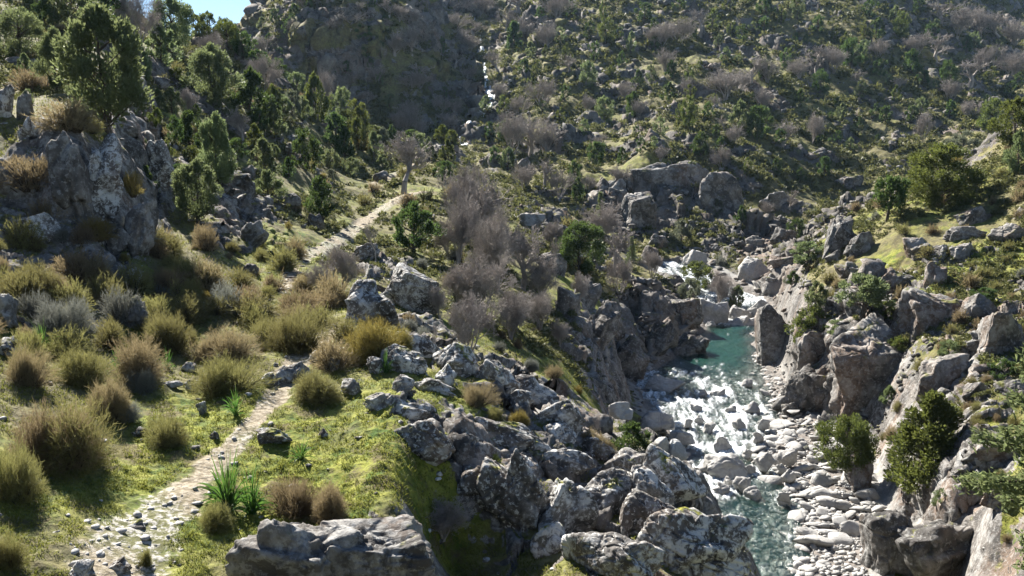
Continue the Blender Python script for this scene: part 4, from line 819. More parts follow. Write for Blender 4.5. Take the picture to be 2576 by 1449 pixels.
# ------------------------------------------------------------------ evergreen trees
JUN = [ # form, u, top, base, width, tone, label
 ('open',108,16,133,84,'grey','tallest juniper of the hillside, ragged grey-green crown with visible trunk above the crag'), ('open',57,34,92,32,'grey','grey-green juniper pressed against the left flank of the tallest hillside juniper'), ('round',20,8,58,48,'grey','big bushy grey-green juniper at the picture edge high on the hillside'), ('cone',44,-2,26,24,'dark','small dark juniper on the upper hillside beneath the frame top'),
 ('round',74,-8,32,42,'grey','broad grey-green juniper at the frame top uphill of the tallest one'), ('round',106,-12,36,46,'dark','wide dark juniper at the frame top beside the purple bare trees'), ('cone',162,27,70,30,'grey','upright yellowish-green juniper with a side lobe below the hill crest'), ('open',174,1,54,44,'grey','tall juniper on the crest just left of the notch of sky'), ('round',196,17,40,16,'olive','first juniper of the row along the crest under the sky notch'), ('round',212,15,44,22,'olive','second juniper of the row along the crest under the sky notch'),
 ('round',228,22,52,24,'olive','third juniper of the row along the crest under the sky notch'), ('round',243,34,58,24,'dark','last and darkest juniper of the crest row before the crag'), ('open',211,49,104,52,'grey','broad grey-green juniper with a visible trunk in mid hillside'), ('cone',251,72,122,35,'dark','dense dark conical juniper in mid hillside'), ('cone',172,87,113,19,'grey','small grey-green juniper beside a bare bush'), ('open',140,42,86,26,'grey','grey-green juniper behind the tallest hillside juniper'),
 ('cone',190,110,145,27,'dark','dark bushy juniper right of the crag top'), ('cone',216,118,183,36,'grey','slender pointed juniper with a bare lower trunk'), ('round',194,145,167,18,'olive','rounded olive bush-like juniper below the dark bushy one'), ('open',198,162,224,46,'grey','large pale grey juniper on the lower hillside'), ('cone',275,103,136,22,'grey','small grey-green juniper below the crest bushes'), ('cone',316,77,122,24,'olive','olive upright juniper on the hill shoulder'),
 ('round',341,78,114,22,'grey','rounded juniper behind the olive upright one'), ('round',306,131,171,28,'dark','dark round juniper in the wooded slope above the path'), ('cone',264,141,178,26,'grey','grey-green juniper left of the dark round one'), ('open',269,168,203,28,'grey','bushy juniper downhill of the grey-green one'), ('cone',337,115,147,30,'dark','dark juniper with yellowish top on the wooded slope'), ('round',277,60,78,18,'dark','small dark juniper on the hill shoulder'), ('round',297,60,82,18,'grey','small grey-green juniper on the hill shoulder'),
 ('round',292,89,116,18,'pale','pale bush-like juniper on the shoulder'), ('open',323,178,221,30,'dark','dark ragged juniper above the path'), ('cone',147,167,191,16,'dark','tiny conical juniper in front of the shaded bluff'), ('round',237,139,160,18,'dark','low dark juniper beside the slender pointed one'), ('round',260,49,68,20,'dark','low dark bush at the crag side of the crest'), ('round',178,67,80,13,'olive','low olive bush below the upright juniper'),
 ('round',357,94,126,25,'olive','sunny rounded juniper on the spur shoulder'), ('round',372,90,121,20,'olive','twin sunny juniper right of the rounded one'), ('cone',358,119,149,18,'olive','upright juniper below the twin sunny ones'), ('cone',345,127,157,16,'dark','dark upright juniper below the sunny ones'), ('cone',391,112,129,11,'dark','small dark conical juniper on the spur line'), ('round',411,123,134,16,'dark','low wide bush on the spur line'), ('round',417,131,149,20,'grey','grey bush behind the lone bare tree'),
 ('cone',429,126,142,9,'grey','tiny juniper at the end of the spur line'), ('round',442,130,144,10,'olive','left one of two little junipers at the tip of the spur'), ('round',452,131,147,11,'olive','right one of two little junipers at the tip of the spur'), ('round',230,88,108,20,'grey','grey bush between the broad juniper and the conical one'), ('round',283,96,112,16,'grey','pale scrubby juniper on the shoulder'), ('round',330,150,170,18,'grey','grey scrubby juniper above the path'), ('round',445,162,182,18,'dark','dark scrubby juniper on the spur crest'), ('round',350,158,176,18,'grey','grey scrubby juniper uphill of the lone bare tree'),
 ('open',414,203,252,42,'dark','dark evergreen with feathery crown below the path'), ('round',580,223,272,50,'dark','broad dark evergreen above the river slope'), ('round',470,276,312,40,'pale','pale grey-green olive bush in the bare thicket'), ('round',632,418,456,36,'dark','glossy dark leafy bush on the river bank'), ('round',697,262,292,30,'olive','dark leafy tree beside the upper white rapids'), ('round',690,276,306,24,'pale','pale green bush in front of the leafy tree by the rapids'),
 ('cone',736,286,310,18,'grey','little pine-like tree on the washed rocks above the pool'), ('round',681,218,242,18,'pale','bright green bush at the foot of the rock dome'), ('round',718,198,216,13,'pale','silvery bush growing on the rock dome'),
 ('round',941,147,205,68,'olive','large olive juniper standing on the grassy bank'), ('umbrella',887,178,221,33,'dark','round dark juniper with a short trunk on the grassy bank'), ('round',1013,100,142,36,'olive','spreading olive-green tree at the picture edge above the bank'), ('round',992,98,128,28,'olive','bushy tree with ochre tints behind the bank crest'), ('round',962,130,154,28,'pale','pale green bush behind the bank crest'), ('round',948,138,156,18,'pale','smaller pale bush behind the bank crest'), ('cone',1017,132,172,20,'grey','dark little conifer at the picture edge on the bank'),
 ('round',811,302,344,36,'olive','bushy green juniper on the cliff above the pool'), ('open',815,281,310,20,'grey','upper juniper on the cliff above the pool'), ('umbrella',862,275,318,46,'grey','spreading flat-topped juniper on the cliff'), ('round',982,286,302,24,'dark','low dark bush on the shaded block'), ('cone',888,385,404,16,'grey','little juniper growing on the cliff ledge'),
 ('spire',925,380,478,92,'olive','tall bushy juniper on the riverside ledge'), ('umbrella',850,415,484,50,'olive','leaning open-crowned juniper above the cobble bar'), ('round',795,217,238,18,'dark','dark bush in the shaded ravine'), ('round',808,240,262,34,'grey','grey-green bushes at the ravine mouth'), ('cone',793,270,284,14,'dark','dark little bush behind the bank edge'),  ('round',838,318,336,20,'grey','grey-green bush at the top of the big lichened cliff block'), ('round',900,334,352,22,'olive','olive bush between the shaded block and the lower cliff'), ('round',948,338,356,22,'grey','grey-green bush on the ledge behind the broken blocks'), ('round',1004,356,376,26,'dark','dark bush near the picture edge below the layered boulder'), ('round',884,300,318,22,'olive','olive bush beside the spreading flat-topped juniper'), ('round',978,470,492,30,'dark','dark bush in the shade below the pale sloping slab'), ('round',945,486,506,28,'grey','grey-green bush at the foot of the tall ledge juniper'),
 ('cone',741,206,222,10,'dark','dark shrub on the stony slope')]
for i, (fm, u, a, b, w_, tone, lb) in enumerate(JUN):
    h = b - a; lod = 0 if h > 52 or w_ > 46 else 1
    sink = .03 if lb.find('bush') < 0 else .12
    set_tree(juniper_proto(fm, 1 + i % (5 if lod == 0 else 4), lod), 'juniper_tree' if 'bush' not in lb else 'evergreen_bush', u, a, b, w_ * 1.16, lb, 'tree' if 'bush' not in lb.split(' at ')[0] else 'bush', None, LEAF[tone], sink=sink, lean=.18 if 'leaning' in lb else random.uniform(-.05, .05))
for i, (u, a, b, w_, lb) in enumerate([(600,190,238,20,'slender pale green pine beside the broad dark evergreen'), (631,235,266,17,'smaller conical pine above the river cliff')]):
    set_tree(pine_proto(3 + i), 'pine_tree', u, a, b, w_, lb, 'tree')
# the pine at the lower corner stands on the near bank, mostly outside the frame
t_ = empty('pine_tree', (13.6, 19.6, float(ground(13.6, 19.6)) - .2)); tag(t_, 'young green pine reaching in at the lower corner of the picture', 'tree'); t_.scale = (6.6, 6.6, 8.4); t_.rotation_euler = (0, -.05, 1.0)
for o in pine_proto(8): dup(o, t_)
FARJ = [(490,31,'r')] if 0 else [(504,125,143,13),(508,151,169,16),(494,149,161,10),(504,99,115,12),(514,28,52,16),(589,66,87,16),(574,165,185,12),(578,181,200,13),(596,146,166,17),(605,101,122,17),(633,97,118,17),(606,23,41,18),(644,7,23,16),(631,36,52,10),(594,45,60,10),(537,63,76,9),(638,73,86,11),(651,68,81,9),(589,25,38,11),(602,5,18,9),(363,28,41,17),(364,49,60,10),(668,86,100,14),(679,107,120,8),(757,112,140,21),(739,105,127,17),(820,74,93,15),(712,13,28,16),(765,-4,14,14),(797,1,18,13),(818,19,33,11),(845,36,50,13),(850,44,68,18),(862,44,60,14),(911,54,72,17),(946,66,90,16),(885,109,123,13),(841,107,123,13),(700,136,155,14),(689,102,127,16),(690,24,38,12),(718,37,48,8),(764,20,33,10),(834,31,42,10),(966,39,52,11),(974,35,48,11),(876,22,38,14),(900,17,36,14),(824,160,177,11),(776,161,173,10),(765,111,122,9),(781,11,23,9),(490,125,138,10),(560,30,42,10),(565,88,100,10),(612,66,79,11),(622,54,66,9),(660,120,134,12),(672,64,78,11),(690,70,82,10),(708,105,118,11),(726,50,62,10),(742,28,42,11),(784,52,66,11),(800,92,104,10),(860,84,97,11),(880,62,76,12),(895,88,100,10),(930,28,44,13),(920,100,114,12),(950,104,118,12),(990,70,84,12),(1010,84,98,12),(1000,40,54,12),(870,4,18,12),(730,-6,10,13),(680,-4,10,11),(655,38,50,9),(570,4,18,11),(545,48,60,9),(540,10,22,10),(690,164,178,11),(720,140,154,10),(748,160,172,9),(800,170,182,9),(850,140,152,10),(640,140,152,9),(560,110,122,9),(622,150,163,10),(585,122,134,9),(312,38,50,10),(330,64,76,10),(380,44,56,10),(300,22,32,9),(270,36,46,9),(420,72,82,9),(276,12,24,12),(262,20,30,10),(440,40,52,9),(403,96,106,8),(295,8,22,12)]
LK = {'dark': ['dark green juniper', 'deep green juniper', 'dark round juniper', 'dark dense juniper'], 'grey': ['grey-green juniper', 'dull green juniper', 'soft green juniper', 'greyish juniper'], 'olive': ['olive-green juniper', 'yellowish-green juniper', 'warm green juniper', 'brownish-green juniper']}
rgc = np.random.default_rng(32); nC = 0
while nC < 70:
    u, v = rgc.uniform(258, 1020), rgc.uniform(-4, 150); p = firsthit(GZ, u, v)
    if p[1] < 125 or any((u - q[0]) ** 2 + (v - q[2]) ** 2 < 100 for q in FARJ): continue
    nC += 1; hp = rgc.uniform(7, 14); FARJ.append((u, v - hp, v, hp * rgc.uniform(.7, 1.05)))
for i, (u, a, b, w_) in enumerate(FARJ):
    tone = ('dark', 'grey', 'dark', 'olive')[i % 4] if i % 7 else 'dark'; fm = ('round', 'cone', 'round', 'open')[(i * 5 + i // 3) % 4]
    sz = 'small ' if b - a < 14 else ('sizeable ' if b - a > 19 else '')
    set_tree(juniper_proto(fm, 1 + i % 4, 2 if b - a < 17 else 1), 'juniper_tree', u, a - (b - a) * .15, b + 1, w_ * 1.22, auto_label([sz + q for q in LK[tone]], u, (a + b) / 2), 'tree', 'junipers on the far slope', LEAF[tone])
# ------------------------------------------------------------------ more junipers and bushes filling the wooded hillside
rgj = np.random.default_rng(9); got = []
ii, jj = visible_spots(700, infr & (GY > 36) & (GY < 112) & (GA < -.06) & (MP < .05) & (SLOPE < 1.6), rgj)
for i, j in zip(ii, jj):
    if len(got) >= 62: break
    x, y, z = GX[i, j], GY[i, j], GZ[i, j]; u, v = to_px(x, y, z)
    if v > 222 - .12 * u or any((u - q[0]) ** 2 + (v - q[1]) ** 2 < 14 ** 2 for q in got): continue
    got.append((u, v)); tone = ('grey', 'grey', 'dark', 'olive', 'pale')[len(got) % 5]; hp = rgj.uniform(11, 27) * (1 if tone != 'pale' else .7)
    set_tree(juniper_proto(('cone', 'open', 'round')[len(got) % 3], 1 + len(got) % 4, 1), 'juniper_tree', u, v - hp, v, hp * rgj.uniform(.6, .95), auto_label([q + ' juniper' for q in ({'grey': ('grey-green', 'soft grey-green', 'pale green'), 'dark': ('dark', 'deep green', 'dense dark'), 'olive': ('olive', 'yellow-green', 'warm green'), 'pale': ('silvery', 'small silvery', 'pale grey')}[tone])], u, v - hp / 2), 'tree', 'junipers filling the hillside', LEAF[tone])
# ------------------------------------------------------------------ leafless trees and thickets
BARE = [ # form, u, top, base, width, label
 ('tree',403,133,193,54,'lone bare tree with a round crown beside the path'), ('multi',137,-4,50,38,'purple-brown bare trees at the frame top on the hillside'), ('tree',244,110,145,30,'low spreading bare tree in mid hillside'), ('multi',189,90,113,22,'bare grey bush beside a smooth boulder'), ('multi',212,34,62,26,'brownish bare bush under the crest row'), ('multi',262,58,96,32,'brownish bare thicket on the hill shoulder'), ('multi',312,60,80,20,'bare scrub behind the shoulder junipers'), ('multi',322,62,104,24,'bare scrub in front of the shaded crag'),
 ('thin',376,220,264,24,'thin bare sapling beside the stone wall of the path'), ('multi',340,246,292,40,'bare purplish bush below the path stones'), ('multi',318,262,292,28,'smaller bare bush left of the purplish one'), ('multi',462,166,238,46,'bare tree at the uphill end of the thicket'), ('tree',482,176,262,50,'tall bare tree in the thicket below the spur'), ('multi',500,208,290,60,'broad many-stemmed bare tree in the middle of the thicket'), ('multi',458,196,262,34,'bare tree at the path side of the thicket'), ('tree',522,226,288,40,'bare tree on the riverward side of the thicket'),
 ('multi',480,252,318,54,'dense bare tree in the lower thicket'), ('multi',468,292,352,56,'many-stemmed bare tree on the lower slope'), ('multi',510,296,338,34,'bare shrub right of the many-stemmed tree'), ('thin',436,318,354,10,'thin bare sapling on the turf edge'), ('multi',540,290,330,30,'bare bush against the ribbed cliff'), ('multi',578,272,304,24,'bare bush below the broad evergreen'), ('tree',614,226,274,32,'bare tree between the two pines'), ('multi',620,258,294,24,'bare bush on the slope above the pool cliff'), ('multi',652,250,276,20,'bare bush beside the upper rapids'), ('multi',717,272,304,34,'bare grey bush beside the dark leafy tree'),
 ('multi',540,250,300,40,'bare tree above the ribbed cliff'), ('multi',440,286,318,22,'bare twiggy shrub under the slab wall'), ('thin',555,236,284,16,'thin bare tree left of the broad evergreen'), ('multi',448,222,254,26,'bare shrub by the feathery evergreen'), ('multi',560,318,344,20,'bare shrub on the cliff slope'), ('thin',598,410,444,12,'dead sapling on the bank rim above the river')]
for i, (fm, u, a, b, w_, lb) in enumerate(BARE):
    set_tree(bare_proto(fm, 1 + i % 4, 0), 'bare_tree' if 'bush' not in lb and 'shrub' not in lb and 'scrub' not in lb else 'bare_bush', u, a, b + 1, w_, lb, 'tree' if 'tree' in lb.split(' ')[0:8] and 'bush' not in lb else 'bush', None, None)
ii, jj = visible_spots(800, infr & (GY > 34) & (GY < 92) & (GA > -.09) & (GA < .13) & (MP < .05) & (MBED < .5), rgj); gotb = []
for i, j in zip(ii, jj):
    if len(gotb) >= 9: break
    x, y, z = GX[i, j], GY[i, j], GZ[i, j]; u, v = to_px(x, y, z)
    if not (446 < u < 600 and 215 < v < 350) or v > 400 - .28 * (u - 440) * 1.5 + 30 or any((u - q[0]) ** 2 + (v - q[1]) ** 2 < 12 ** 2 for q in gotb): continue
    gotb.append((u, v)); hp = rgj.uniform(20, 46)
    set_tree(bare_proto(('multi', 'tree', 'multi')[len(gotb) % 3], 1 + len(gotb) % 4, 0), 'bare_bush', u, v - hp, v, hp * rgj.uniform(.7, 1.1), auto_label([q + ' bare bush' for q in ('tangled', 'twiggy', 'thin', 'grey', 'purplish', 'straggly')], u, v - hp / 2), 'bush', 'bare bushes of the thicket')
FARB = [(512,113,152,30),(530,116,156,34),(548,118,153,32),(542,80,106,26),(498,50,76,24),(520,96,116,20),(528,18,42,24),(508,10,34,22),(546,24,48,22),(480,-4,18,30),(520,-8,14,36),(556,-4,20,30),(725,70,98,36),(752,58,84,22),(768,58,82,22),(764,89,113,19),(782,120,148,28),(812,114,142,22),(799,58,78,22),(818,47,72,26),(834,48,72,22),(924,112,142,16),(897,77,90,20),(970,101,118,18),(916,34,56,24),(936,36,60,26),(957,8,36,28),(980,10,38,30),(1000,14,44,30),(990,46,72,28),(1010,52,78,30),(940,2,22,26),(734,125,146,15),(722,146,170,18),(724,116,130,12),(680,20,44,28),(660,24,48,28),(700,10,34,26),(665,50,70,20),(690,78,96,18),(712,95,110,16),(625,82,98,16),(640,100,116,14),(600,134,152,16),(620,166,184,20),(588,176,192,16),(545,158,186,24),(560,170,196,24),(524,164,190,22),(790,190,212,14),(768,200,216,12),(740,72,92,20),(860,70,88,18),(880,40,58,20),(1016,20,46,26),(970,60,84,24),(950,80,100,20),(460,30,48,18),(440,10,26,20),(420,30,44,16),(400,6,20,18),(360,4,20,18),(330,20,34,16),(440,96,114,16),(470,80,98,16),(420,120,136,16),(500,82,98,16),(570,56,72,16),(588,96,112,14),(660,146,160,14),(1000,104,120,18)]
rgc = np.random.default_rng(31); nC = 0
while nC < 62:
    u, v = rgc.uniform(255, 478), rgc.uniform(-4, 132); p = firsthit(GZ, u, v)
    if p[1] < 150: continue
    nC += 1; hp = rgc.uniform(8, 19); FARB.append((u, v - hp, v, hp * rgc.uniform(1., 1.6)))
for i, (u, a, b, w_) in enumerate(FARB):
    set_tree(bare_proto('tree' if i % 3 == 1 else 'multi', 1 + i % 4, 1), 'bare_tree', u, a, b + 1, w_ * 1.1, auto_label([q + ' bare tree' for q in ('greyish', 'purplish', 'rounded', 'twiggy', 'pale grey', 'wide')], u, (a + b) / 2), 'tree', 'bare trees on the far slope')
# ------------------------------------------------------------------ broom and other shrubs
BR = [
 (80,376,466,80,'olive','biggest olive broom in the big clump at the lower side of the hill'), (34,390,470,80,'brown','brownish broom in the big clump beside the biggest olive one'), (12,430,502,66,'olive','olive broom at the picture edge over a low pale rock'), (114,366,418,50,'brown','brown-green broom just uphill of the biggest olive one'), (80,338,386,52,'olive','dense green broom uphill of the big clump'), (140,323,378,58,'brown','bushy brown-tipped broom above the lavender'), (214,348,398,78,'olive','large sunlit broom alone on the turf beside the path'),
 (168,408,448,46,'olive','round isolated broom in the middle of the turf'), (309,365,402,56,'olive','round broom right of the path on the turf edge'), (217,494,530,36,'olive','small broom just below the big asphodel clump'), (225,318,358,64,'brown','brownish broom behind the large sunlit one'), (172,298,352,62,'olive','tall broom at the left end of the thicket'), (290,300,352,58,'olive','broad broom left of the stony path bend'), (188,286,326,50,'olive','broom in the back row of the thicket'), (250,284,322,52,'olive','pale broom in the back row of the thicket'),
 (300,280,318,44,'brown','brown-topped broom near the path bushes'), (262,310,342,46,'olive','broom filling the middle of the thicket'), (298,466,516,52,'brown','straw-brown broom above the long boulder at the bottom'), (332,474,522,46,'brown','second straw-brown broom above the long boulder'), (372,308,362,52,'ochre','ochre broom in front of the pointed grey rock'), (392,318,356,34,'ochre','smaller ochre broom at the pointed grey rock'), (20,338,386,44,'brown','pinkish dry broom at the picture edge'), (56,290,338,56,'grey','grey twiggy shrub above the dense green broom'),
 (28,250,294,66,'olive','wide olive broom at the picture edge below the crag'), (76,246,288,60,'brown','reddish-brown broom below the crag'), (100,262,306,46,'olive','olive broom beside the white jagged rock'), (58,268,304,44,'brown','brown broom under the lichened hump'), (36,150,192,54,'brown','rounded dry broom on the crag shelf'), (42,192,224,44,'brown','straw-coloured broom on the lower crag shelf'), (66,90,128,54,'brown','dry broom on top of the crag'), (88,112,132,24,'olive','broom on the lip of the tall pillar'), (26,64,92,52,'brown','dry broom above the perched boulder'),
 (129,163,194,20,'ochre','ochre broom in the cleft beside the pillar'), (94,218,248,42,'ochre','ochre small-tree-like broom at the crag foot'), (165,226,256,34,'olive','olive broom right of the sloping rib'), (184,248,284,44,'olive','broom below the rib rocks'), (212,256,290,48,'olive','broom in the slope below the grey juniper'), (206,216,250,28,'brown','brown broom under the large grey juniper'), (236,262,290,38,'olive','broom left of the path bushes'), (282,240,270,28,'olive','rounded broom beside the path'), (296,228,258,22,'brown','brown broom at the path bend'), (270,268,292,26,'brown','dry broom at the path junction'), (160,262,296,40,'brown','brown broom above the thicket'), (330,286,310,34,'brown','brown broom below the purplish bare bush'), (352,284,306,30,'olive','broom behind the pointed grey rock'), (316,298,330,44,'olive','broom on the near side of the path bend'),
 (474,378,408,40,'brown','straw broom between the flat dark boulder and the ridge'), (496,402,424,20,'olive','small broom below the egg-shaped boulder'), (590,424,450,34,'brown','dry broom on the bank rim above the leafy bush'), (608,434,456,18,'brown','tiny dry broom under the leafy bush'), (556,368,384,18,'brown','small broom on the green strip'), (146,540,566,18,'olive','tiny broom sprig by the path'), (4,520,566,36,'olive','broom sprigs at the lower picture corner'), (520,406,426,22,'ochre','ochre grass-like broom on the slanting ridge'), (408,318,334,18,'grey','grey shrub below the pointed rock'), (424,322,338,16,'grey','grey cushion shrub below the slab wall'),
 (146,362,392,30,'grey','lavender-grey shrub in front of the bushy broom'), (126,398,422,26,'grey','lavender-grey shrub at the turf edge'), (64,226,246,18,'grey','lavender-grey cushion at the crag foot'), (160,282,300,22,'grey','lavender-grey shrub in the thicket'), (500,338,352,14,'grey','lavender-grey cushion on the lower slope'), (455,246,262,14,'grey','lavender-grey cushion below the path'), (420,255,268,12,'grey','small lavender cushion under the feathery evergreen'), (530,356,372,16,'grey','lavender cushion on the green strip'), (580,410,424,14,'grey','lavender cushion at the end of the green strip')]
for i, (u, a, b, w_, tone, lb) in enumerate(BR):
    near_ = firsthit(GZ, u, b)[1] < 24
    st, fo_ = broom_proto(1 + i % 5, 0 if near_ else 1, .55 if tone == 'grey' else .9)
    p = firsthit(GZ, u, b); Y = p[1]; h = max((b - a) * Y / F, .2) * .78; wd = w_ * Y / F * 1.18
    t = empty('broom_bush' if tone != 'grey' else 'lavender_bush', (p[0], p[1] + .1 * wd, float(ground(p[0], p[1] + .1 * wd)) - .04 * h)); tag(t, lb, 'shrub', 'shrubs of the near slope'); t.scale = (wd, wd * .9, h); t.rotation_euler = (0, 0, random.uniform(0, 6.28))
    dup(st, t); dup(fo_, t, BROOM[tone])
rg = np.random.default_rng(77)
ii, jj = visible_spots(600, infr & (GY > 22) & (GY < 100) & (MP < .1) & (MBED < .5) & (MBAR < .5) & (ROCKATT < .7), rg); taken = []
for i, j in zip(ii, jj):
    if len(taken) > 190: break
    x, y, z = GX[i, j], GY[i, j], GZ[i, j]; u, v = to_px(x, y, z)
    if any((x - q[0]) ** 2 + (y - q[1]) ** 2 < (.02 * y) ** 2 for q in taken): continue
    taken.append((x, y)); tone = rg.choice(['olive', 'brown', 'ochre', 'grey'], p=[.42, .33, .1, .15]); s = rg.uniform(9, 21) * y / F * (.7 if tone == 'grey' else 1)
    st, fo_ = broom_proto(1 + len(taken) % 5, 1 if y < 45 else 2, .55 if tone == 'grey' else .9)
    t = empty('broom_bush' if tone != 'grey' else 'lavender_bush', (x, y, z - .03)); t.scale = (s, s, s * rg.uniform(.55, .85)); t.rotation_euler = (0, 0, rg.uniform(0, 6.3))
    nm = {'olive': 'olive broom', 'brown': 'brown broom', 'ochre': 'ochre broom', 'grey': 'lavender-grey cushion'}[tone]
    tag(t, auto_label([q + ' ' + nm for q in ('small', 'low', 'rounded', 'scruffy', 'wind-shaped')], u, v), 'shrub', 'shrubs of the near slope'); dup(st, t); dup(fo_, t, BROOM[tone])
for zone, cnt, lo_, hi_, msk in (('thicket', 46, 26, 48, (GA < -.17) & (GY > 15.5) & (GY < 34)), ('bank', 60, 9, 20, (GA > .27) & (GY > 30) & (GY < 72))):
    ii, jj = visible_spots(900, infr & msk & (MP < .05) & (MBED < .5) & (MBAR < .5) & (ROCKATT < .75), rg); k_ = 0
    for i, j in zip(ii, jj):
        if k_ >= cnt: break
        x, y, z = GX[i, j], GY[i, j], GZ[i, j]; u, v = to_px(x, y, z)
        if zone == 'thicket' and (v > 372 or u > 350 or v < 232) : continue
        if any((x - q[0]) ** 2 + (y - q[1]) ** 2 < (.016 * y) ** 2 for q in taken): continue
        taken.append((x, y)); k_ += 1; tone = rg.choice(['olive', 'brown', 'ochre', 'grey'], p=[.52, .36, .0, .12]); s = rg.uniform(lo_, hi_) * y / F
        st, fo_ = broom_proto(1 + k_ % 5, 1 if y < 45 else 2, .9)
        t = empty('broom_bush', (x, y, z - .03)); t.scale = (s, s, s * rg.uniform(.55, .8)); t.rotation_euler = (0, 0, rg.uniform(0, 6.3))
        nm = {'olive': 'olive broom', 'brown': 'brown broom', 'ochre': 'ochre broom', 'grey': 'greyish broom'}[tone]
        tag(t, auto_label([q + ' ' + nm for q in ('bushy', 'tangled', 'dense', 'spreading', 'twiggy', 'thick')], u, v), 'shrub', 'shrubs of the near slope'); dup(st, t); dup(fo_, t, BROOM[tone])
# dead brush pile
p = firsthit(GZ, 442, 540); t = empty('dead_bush', p); tag(t, 'heap of dead grey brush beside the shaded boulder', 'bush'); t.scale = (1.05, .8, .75)
for o in bare_proto('multi', 3, 0): dup(o, t)
# asphodels
for i, (u, a, b, w_, lb) in enumerate([(228,452,512,64,'big bright green asphodel clump with arching leaves beside the path'), (252,470,516,52,'second half of the big asphodel clump with drooping leaves'), (301,438,462,34,'small green asphodel clump above the straw-brown broom'), (236,390,418,28,'shaded asphodel clump under the large sunlit broom'), (44,322,352,34,'asphodel clump beside the layered boulder'), (118,352,376,24,'asphodel clump between the brooms'), (168,350,372,18,'thin asphodel clump in the lavender'), (386,352,376,22,'asphodel clump beside the round lichened boulder'), (236,276,290,12,'tiny asphodel clump by the path stones'), (10,536,552,16,'bluish leafy plant at the lower picture corner')]):
    V, Fq, at = asphodel_mesh(20 + i, 75 if w_ > 40 else 46); p = firsthit(GZ, u, b - 3); Y = p[1]
    o = mesh_obj('asphodel', V * np.array([w_, w_, (b - a) * 1.25]) * Y / F * np.array([.62, .62, .95]), [Fq], M['asphodel'], attrs=at); o.location = p; tag(o, lb, 'plant', 'asphodels on the near slope')
# ------------------------------------------------------------------ turf and hillside scrub
def turf():
    rg = np.random.default_rng(3); n = 85000
    m = infr & (GY < 40) & (MP < .25 + .55 * (fbm2(GX / .8, GY / .8, 2, 64) > .05)) & (ROCKATT < .55) & (MBED < .5) & (MBAR < .5) & (fbm2(GX / .5, GY / .5, 3, 61) > -.12)
    ii, jj = visible_spots(n, m, rg); x = GX[ii, jj] + rg.normal(0, .03, n); y = GY[ii, jj] + rg.normal(0, .04, n); z = ground(x, y)
    L = rg.uniform(.025, .07, n) * (.5 + y / 22); P0 = np.stack([x, y, z - .01], 1); d = unit(np.column_stack([rg.normal(0, .6, n), rg.normal(0, .6, n), np.ones(n)]))
    P = np.stack([P0, P0 + d * L[:, None] * .6, P0 + d * L[:, None] + np.column_stack([d[:, 0], d[:, 1], -.1 * np.ones(n)]) * (L * .3)[:, None]], 1)
    V, Fq = ribbons(P, np.outer(.011 * (.5 + y / 22), [1, .8, .2]), rg); pn = fbm2(x / 1.2, y / 1.2, 3, 62)
    tag(mesh_obj('grass', V, [Fq], M['grass'], smooth=False, attrs=dict(rnd=np.repeat(np.clip(.5 + pn + rg.normal(0, .2, n), 0, 1), 6), tip=np.tile(np.repeat([0., .4, .9], 2), n))), kind='stuff')
turf()
def scrub():
    """low maquis covering the slopes: far more bushes than one could count"""
    rg = np.random.default_rng(4); nb = 24000
    m = infr & (GY > 38) & (MP < .2) & (MBED < .5) & (MBAR < .5) & ((ROCKATT < .62) | (dark > .5)) & (MG < .75) & (fbm2(GX / 9, GY / 9, 4, 63) > -.14)
    ii, jj = visible_spots(nb, m, rg); x, y, z = GX[ii, jj], GY[ii, jj], GZ[ii, jj]
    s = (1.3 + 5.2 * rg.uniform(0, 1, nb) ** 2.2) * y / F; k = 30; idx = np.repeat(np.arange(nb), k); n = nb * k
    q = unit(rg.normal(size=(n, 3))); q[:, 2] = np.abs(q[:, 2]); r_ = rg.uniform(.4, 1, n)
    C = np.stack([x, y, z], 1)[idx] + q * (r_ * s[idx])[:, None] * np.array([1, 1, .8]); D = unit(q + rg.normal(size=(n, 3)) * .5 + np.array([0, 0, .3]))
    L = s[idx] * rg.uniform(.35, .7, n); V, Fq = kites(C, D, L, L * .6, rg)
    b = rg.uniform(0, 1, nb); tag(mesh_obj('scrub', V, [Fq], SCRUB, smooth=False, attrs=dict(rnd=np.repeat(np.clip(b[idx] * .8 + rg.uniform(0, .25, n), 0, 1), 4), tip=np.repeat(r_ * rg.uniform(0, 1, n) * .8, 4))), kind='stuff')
scrub()
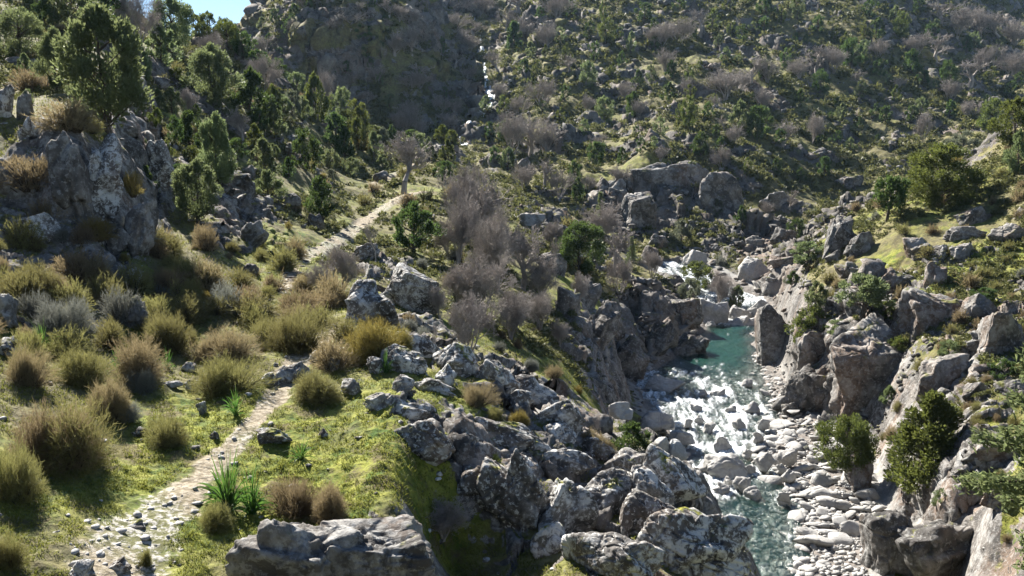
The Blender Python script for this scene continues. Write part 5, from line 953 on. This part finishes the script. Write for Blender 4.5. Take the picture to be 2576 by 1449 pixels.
# ------------------------------------------------------------------ light, air and camera
cam = bpy.data.objects.new('camera', bpy.data.cameras.new('camera')); COL.objects.link(cam)
cam.location = (0, 0, CZ); cam.rotation_euler = (R(90) - PITCH, 0, 0)
cam.data.sensor_width = 36; cam.data.lens = 18 / math.tan(R(30)); cam.data.clip_start = .2; cam.data.clip_end = 20000
SC.camera = cam
sv = Vector((math.sin(SUN_AZ) * math.cos(SUN_EL), math.cos(SUN_AZ) * math.cos(SUN_EL), math.sin(SUN_EL)))
sl = bpy.data.lights.new('sun', 'SUN'); sl.energy = 5.0; sl.angle = R(.5); sl.color = (1, .95, .87)
so = bpy.data.objects.new('sun', sl); COL.objects.link(so); so.rotation_euler = sv.to_track_quat('Z', 'Y').to_euler(); so.location = (0, 0, 300)
w = bpy.data.worlds.new('World'); SC.world = w; w.use_nodes = True
nt = w.node_tree; sky = nt.nodes.new('ShaderNodeTexSky'); sky.sky_type = 'NISHITA'; sky.sun_disc = False; sky.sun_elevation = SUN_EL; sky.sun_rotation = SUN_AZ % (2 * math.pi)
sky.altitude = 2200; sky.air_density = 1.0; sky.dust_density = .1; sky.ozone_density = 2.5
bg = nt.nodes['Background']; nt.links.new(sky.outputs[0], bg.inputs[0]); bg.inputs[1].default_value = .045
SC.view_settings.view_transform = 'Standard'; SC.view_settings.look = 'None'; SC.view_settings.gamma = 1; SC.view_settings.exposure = EXPO
SC.render.engine = 'CYCLES'
SC.cycles.max_bounces = 6; SC.cycles.diffuse_bounces = 3; SC.cycles.glossy_bounces = 2; SC.cycles.transmission_bounces = 4; SC.cycles.transparent_max_bounces = 8; SC.cycles.volume_bounces = 0
SC.cycles.use_denoising = True; SC.cycles.caustics_reflective = False; SC.cycles.caustics_refractive = False
SC.cycles.sample_clamp_indirect = 6

def air():
    """thin blue air filling the valley"""
    lo, hi = float(PZ.min()) - 1, float(PZ.max()) + 8
    V = np.array([(x, y, z) for x in (-360., 350.) for y in (-20., 440.) for z in (min(lo, CZ - 92), hi)]); q = np.array([(0, 1, 3, 2), (4, 6, 7, 5), (0, 4, 5, 1), (2, 3, 7, 6), (0, 2, 6, 4), (1, 5, 7, 3)])
    t = NT('valley_air'); v = t.n('ShaderNodeVolumePrincipled'); t.put(v.inputs['Color'], (.5, .74, 1.)); v.inputs['Density'].default_value = .00008; v.inputs['Anisotropy'].default_value = .2
    t.t.links.new(v.outputs[0], t.out.inputs['Volume']); tag(mesh_obj('haze', V, [q], t.m, smooth=False), kind='stuff')
air()
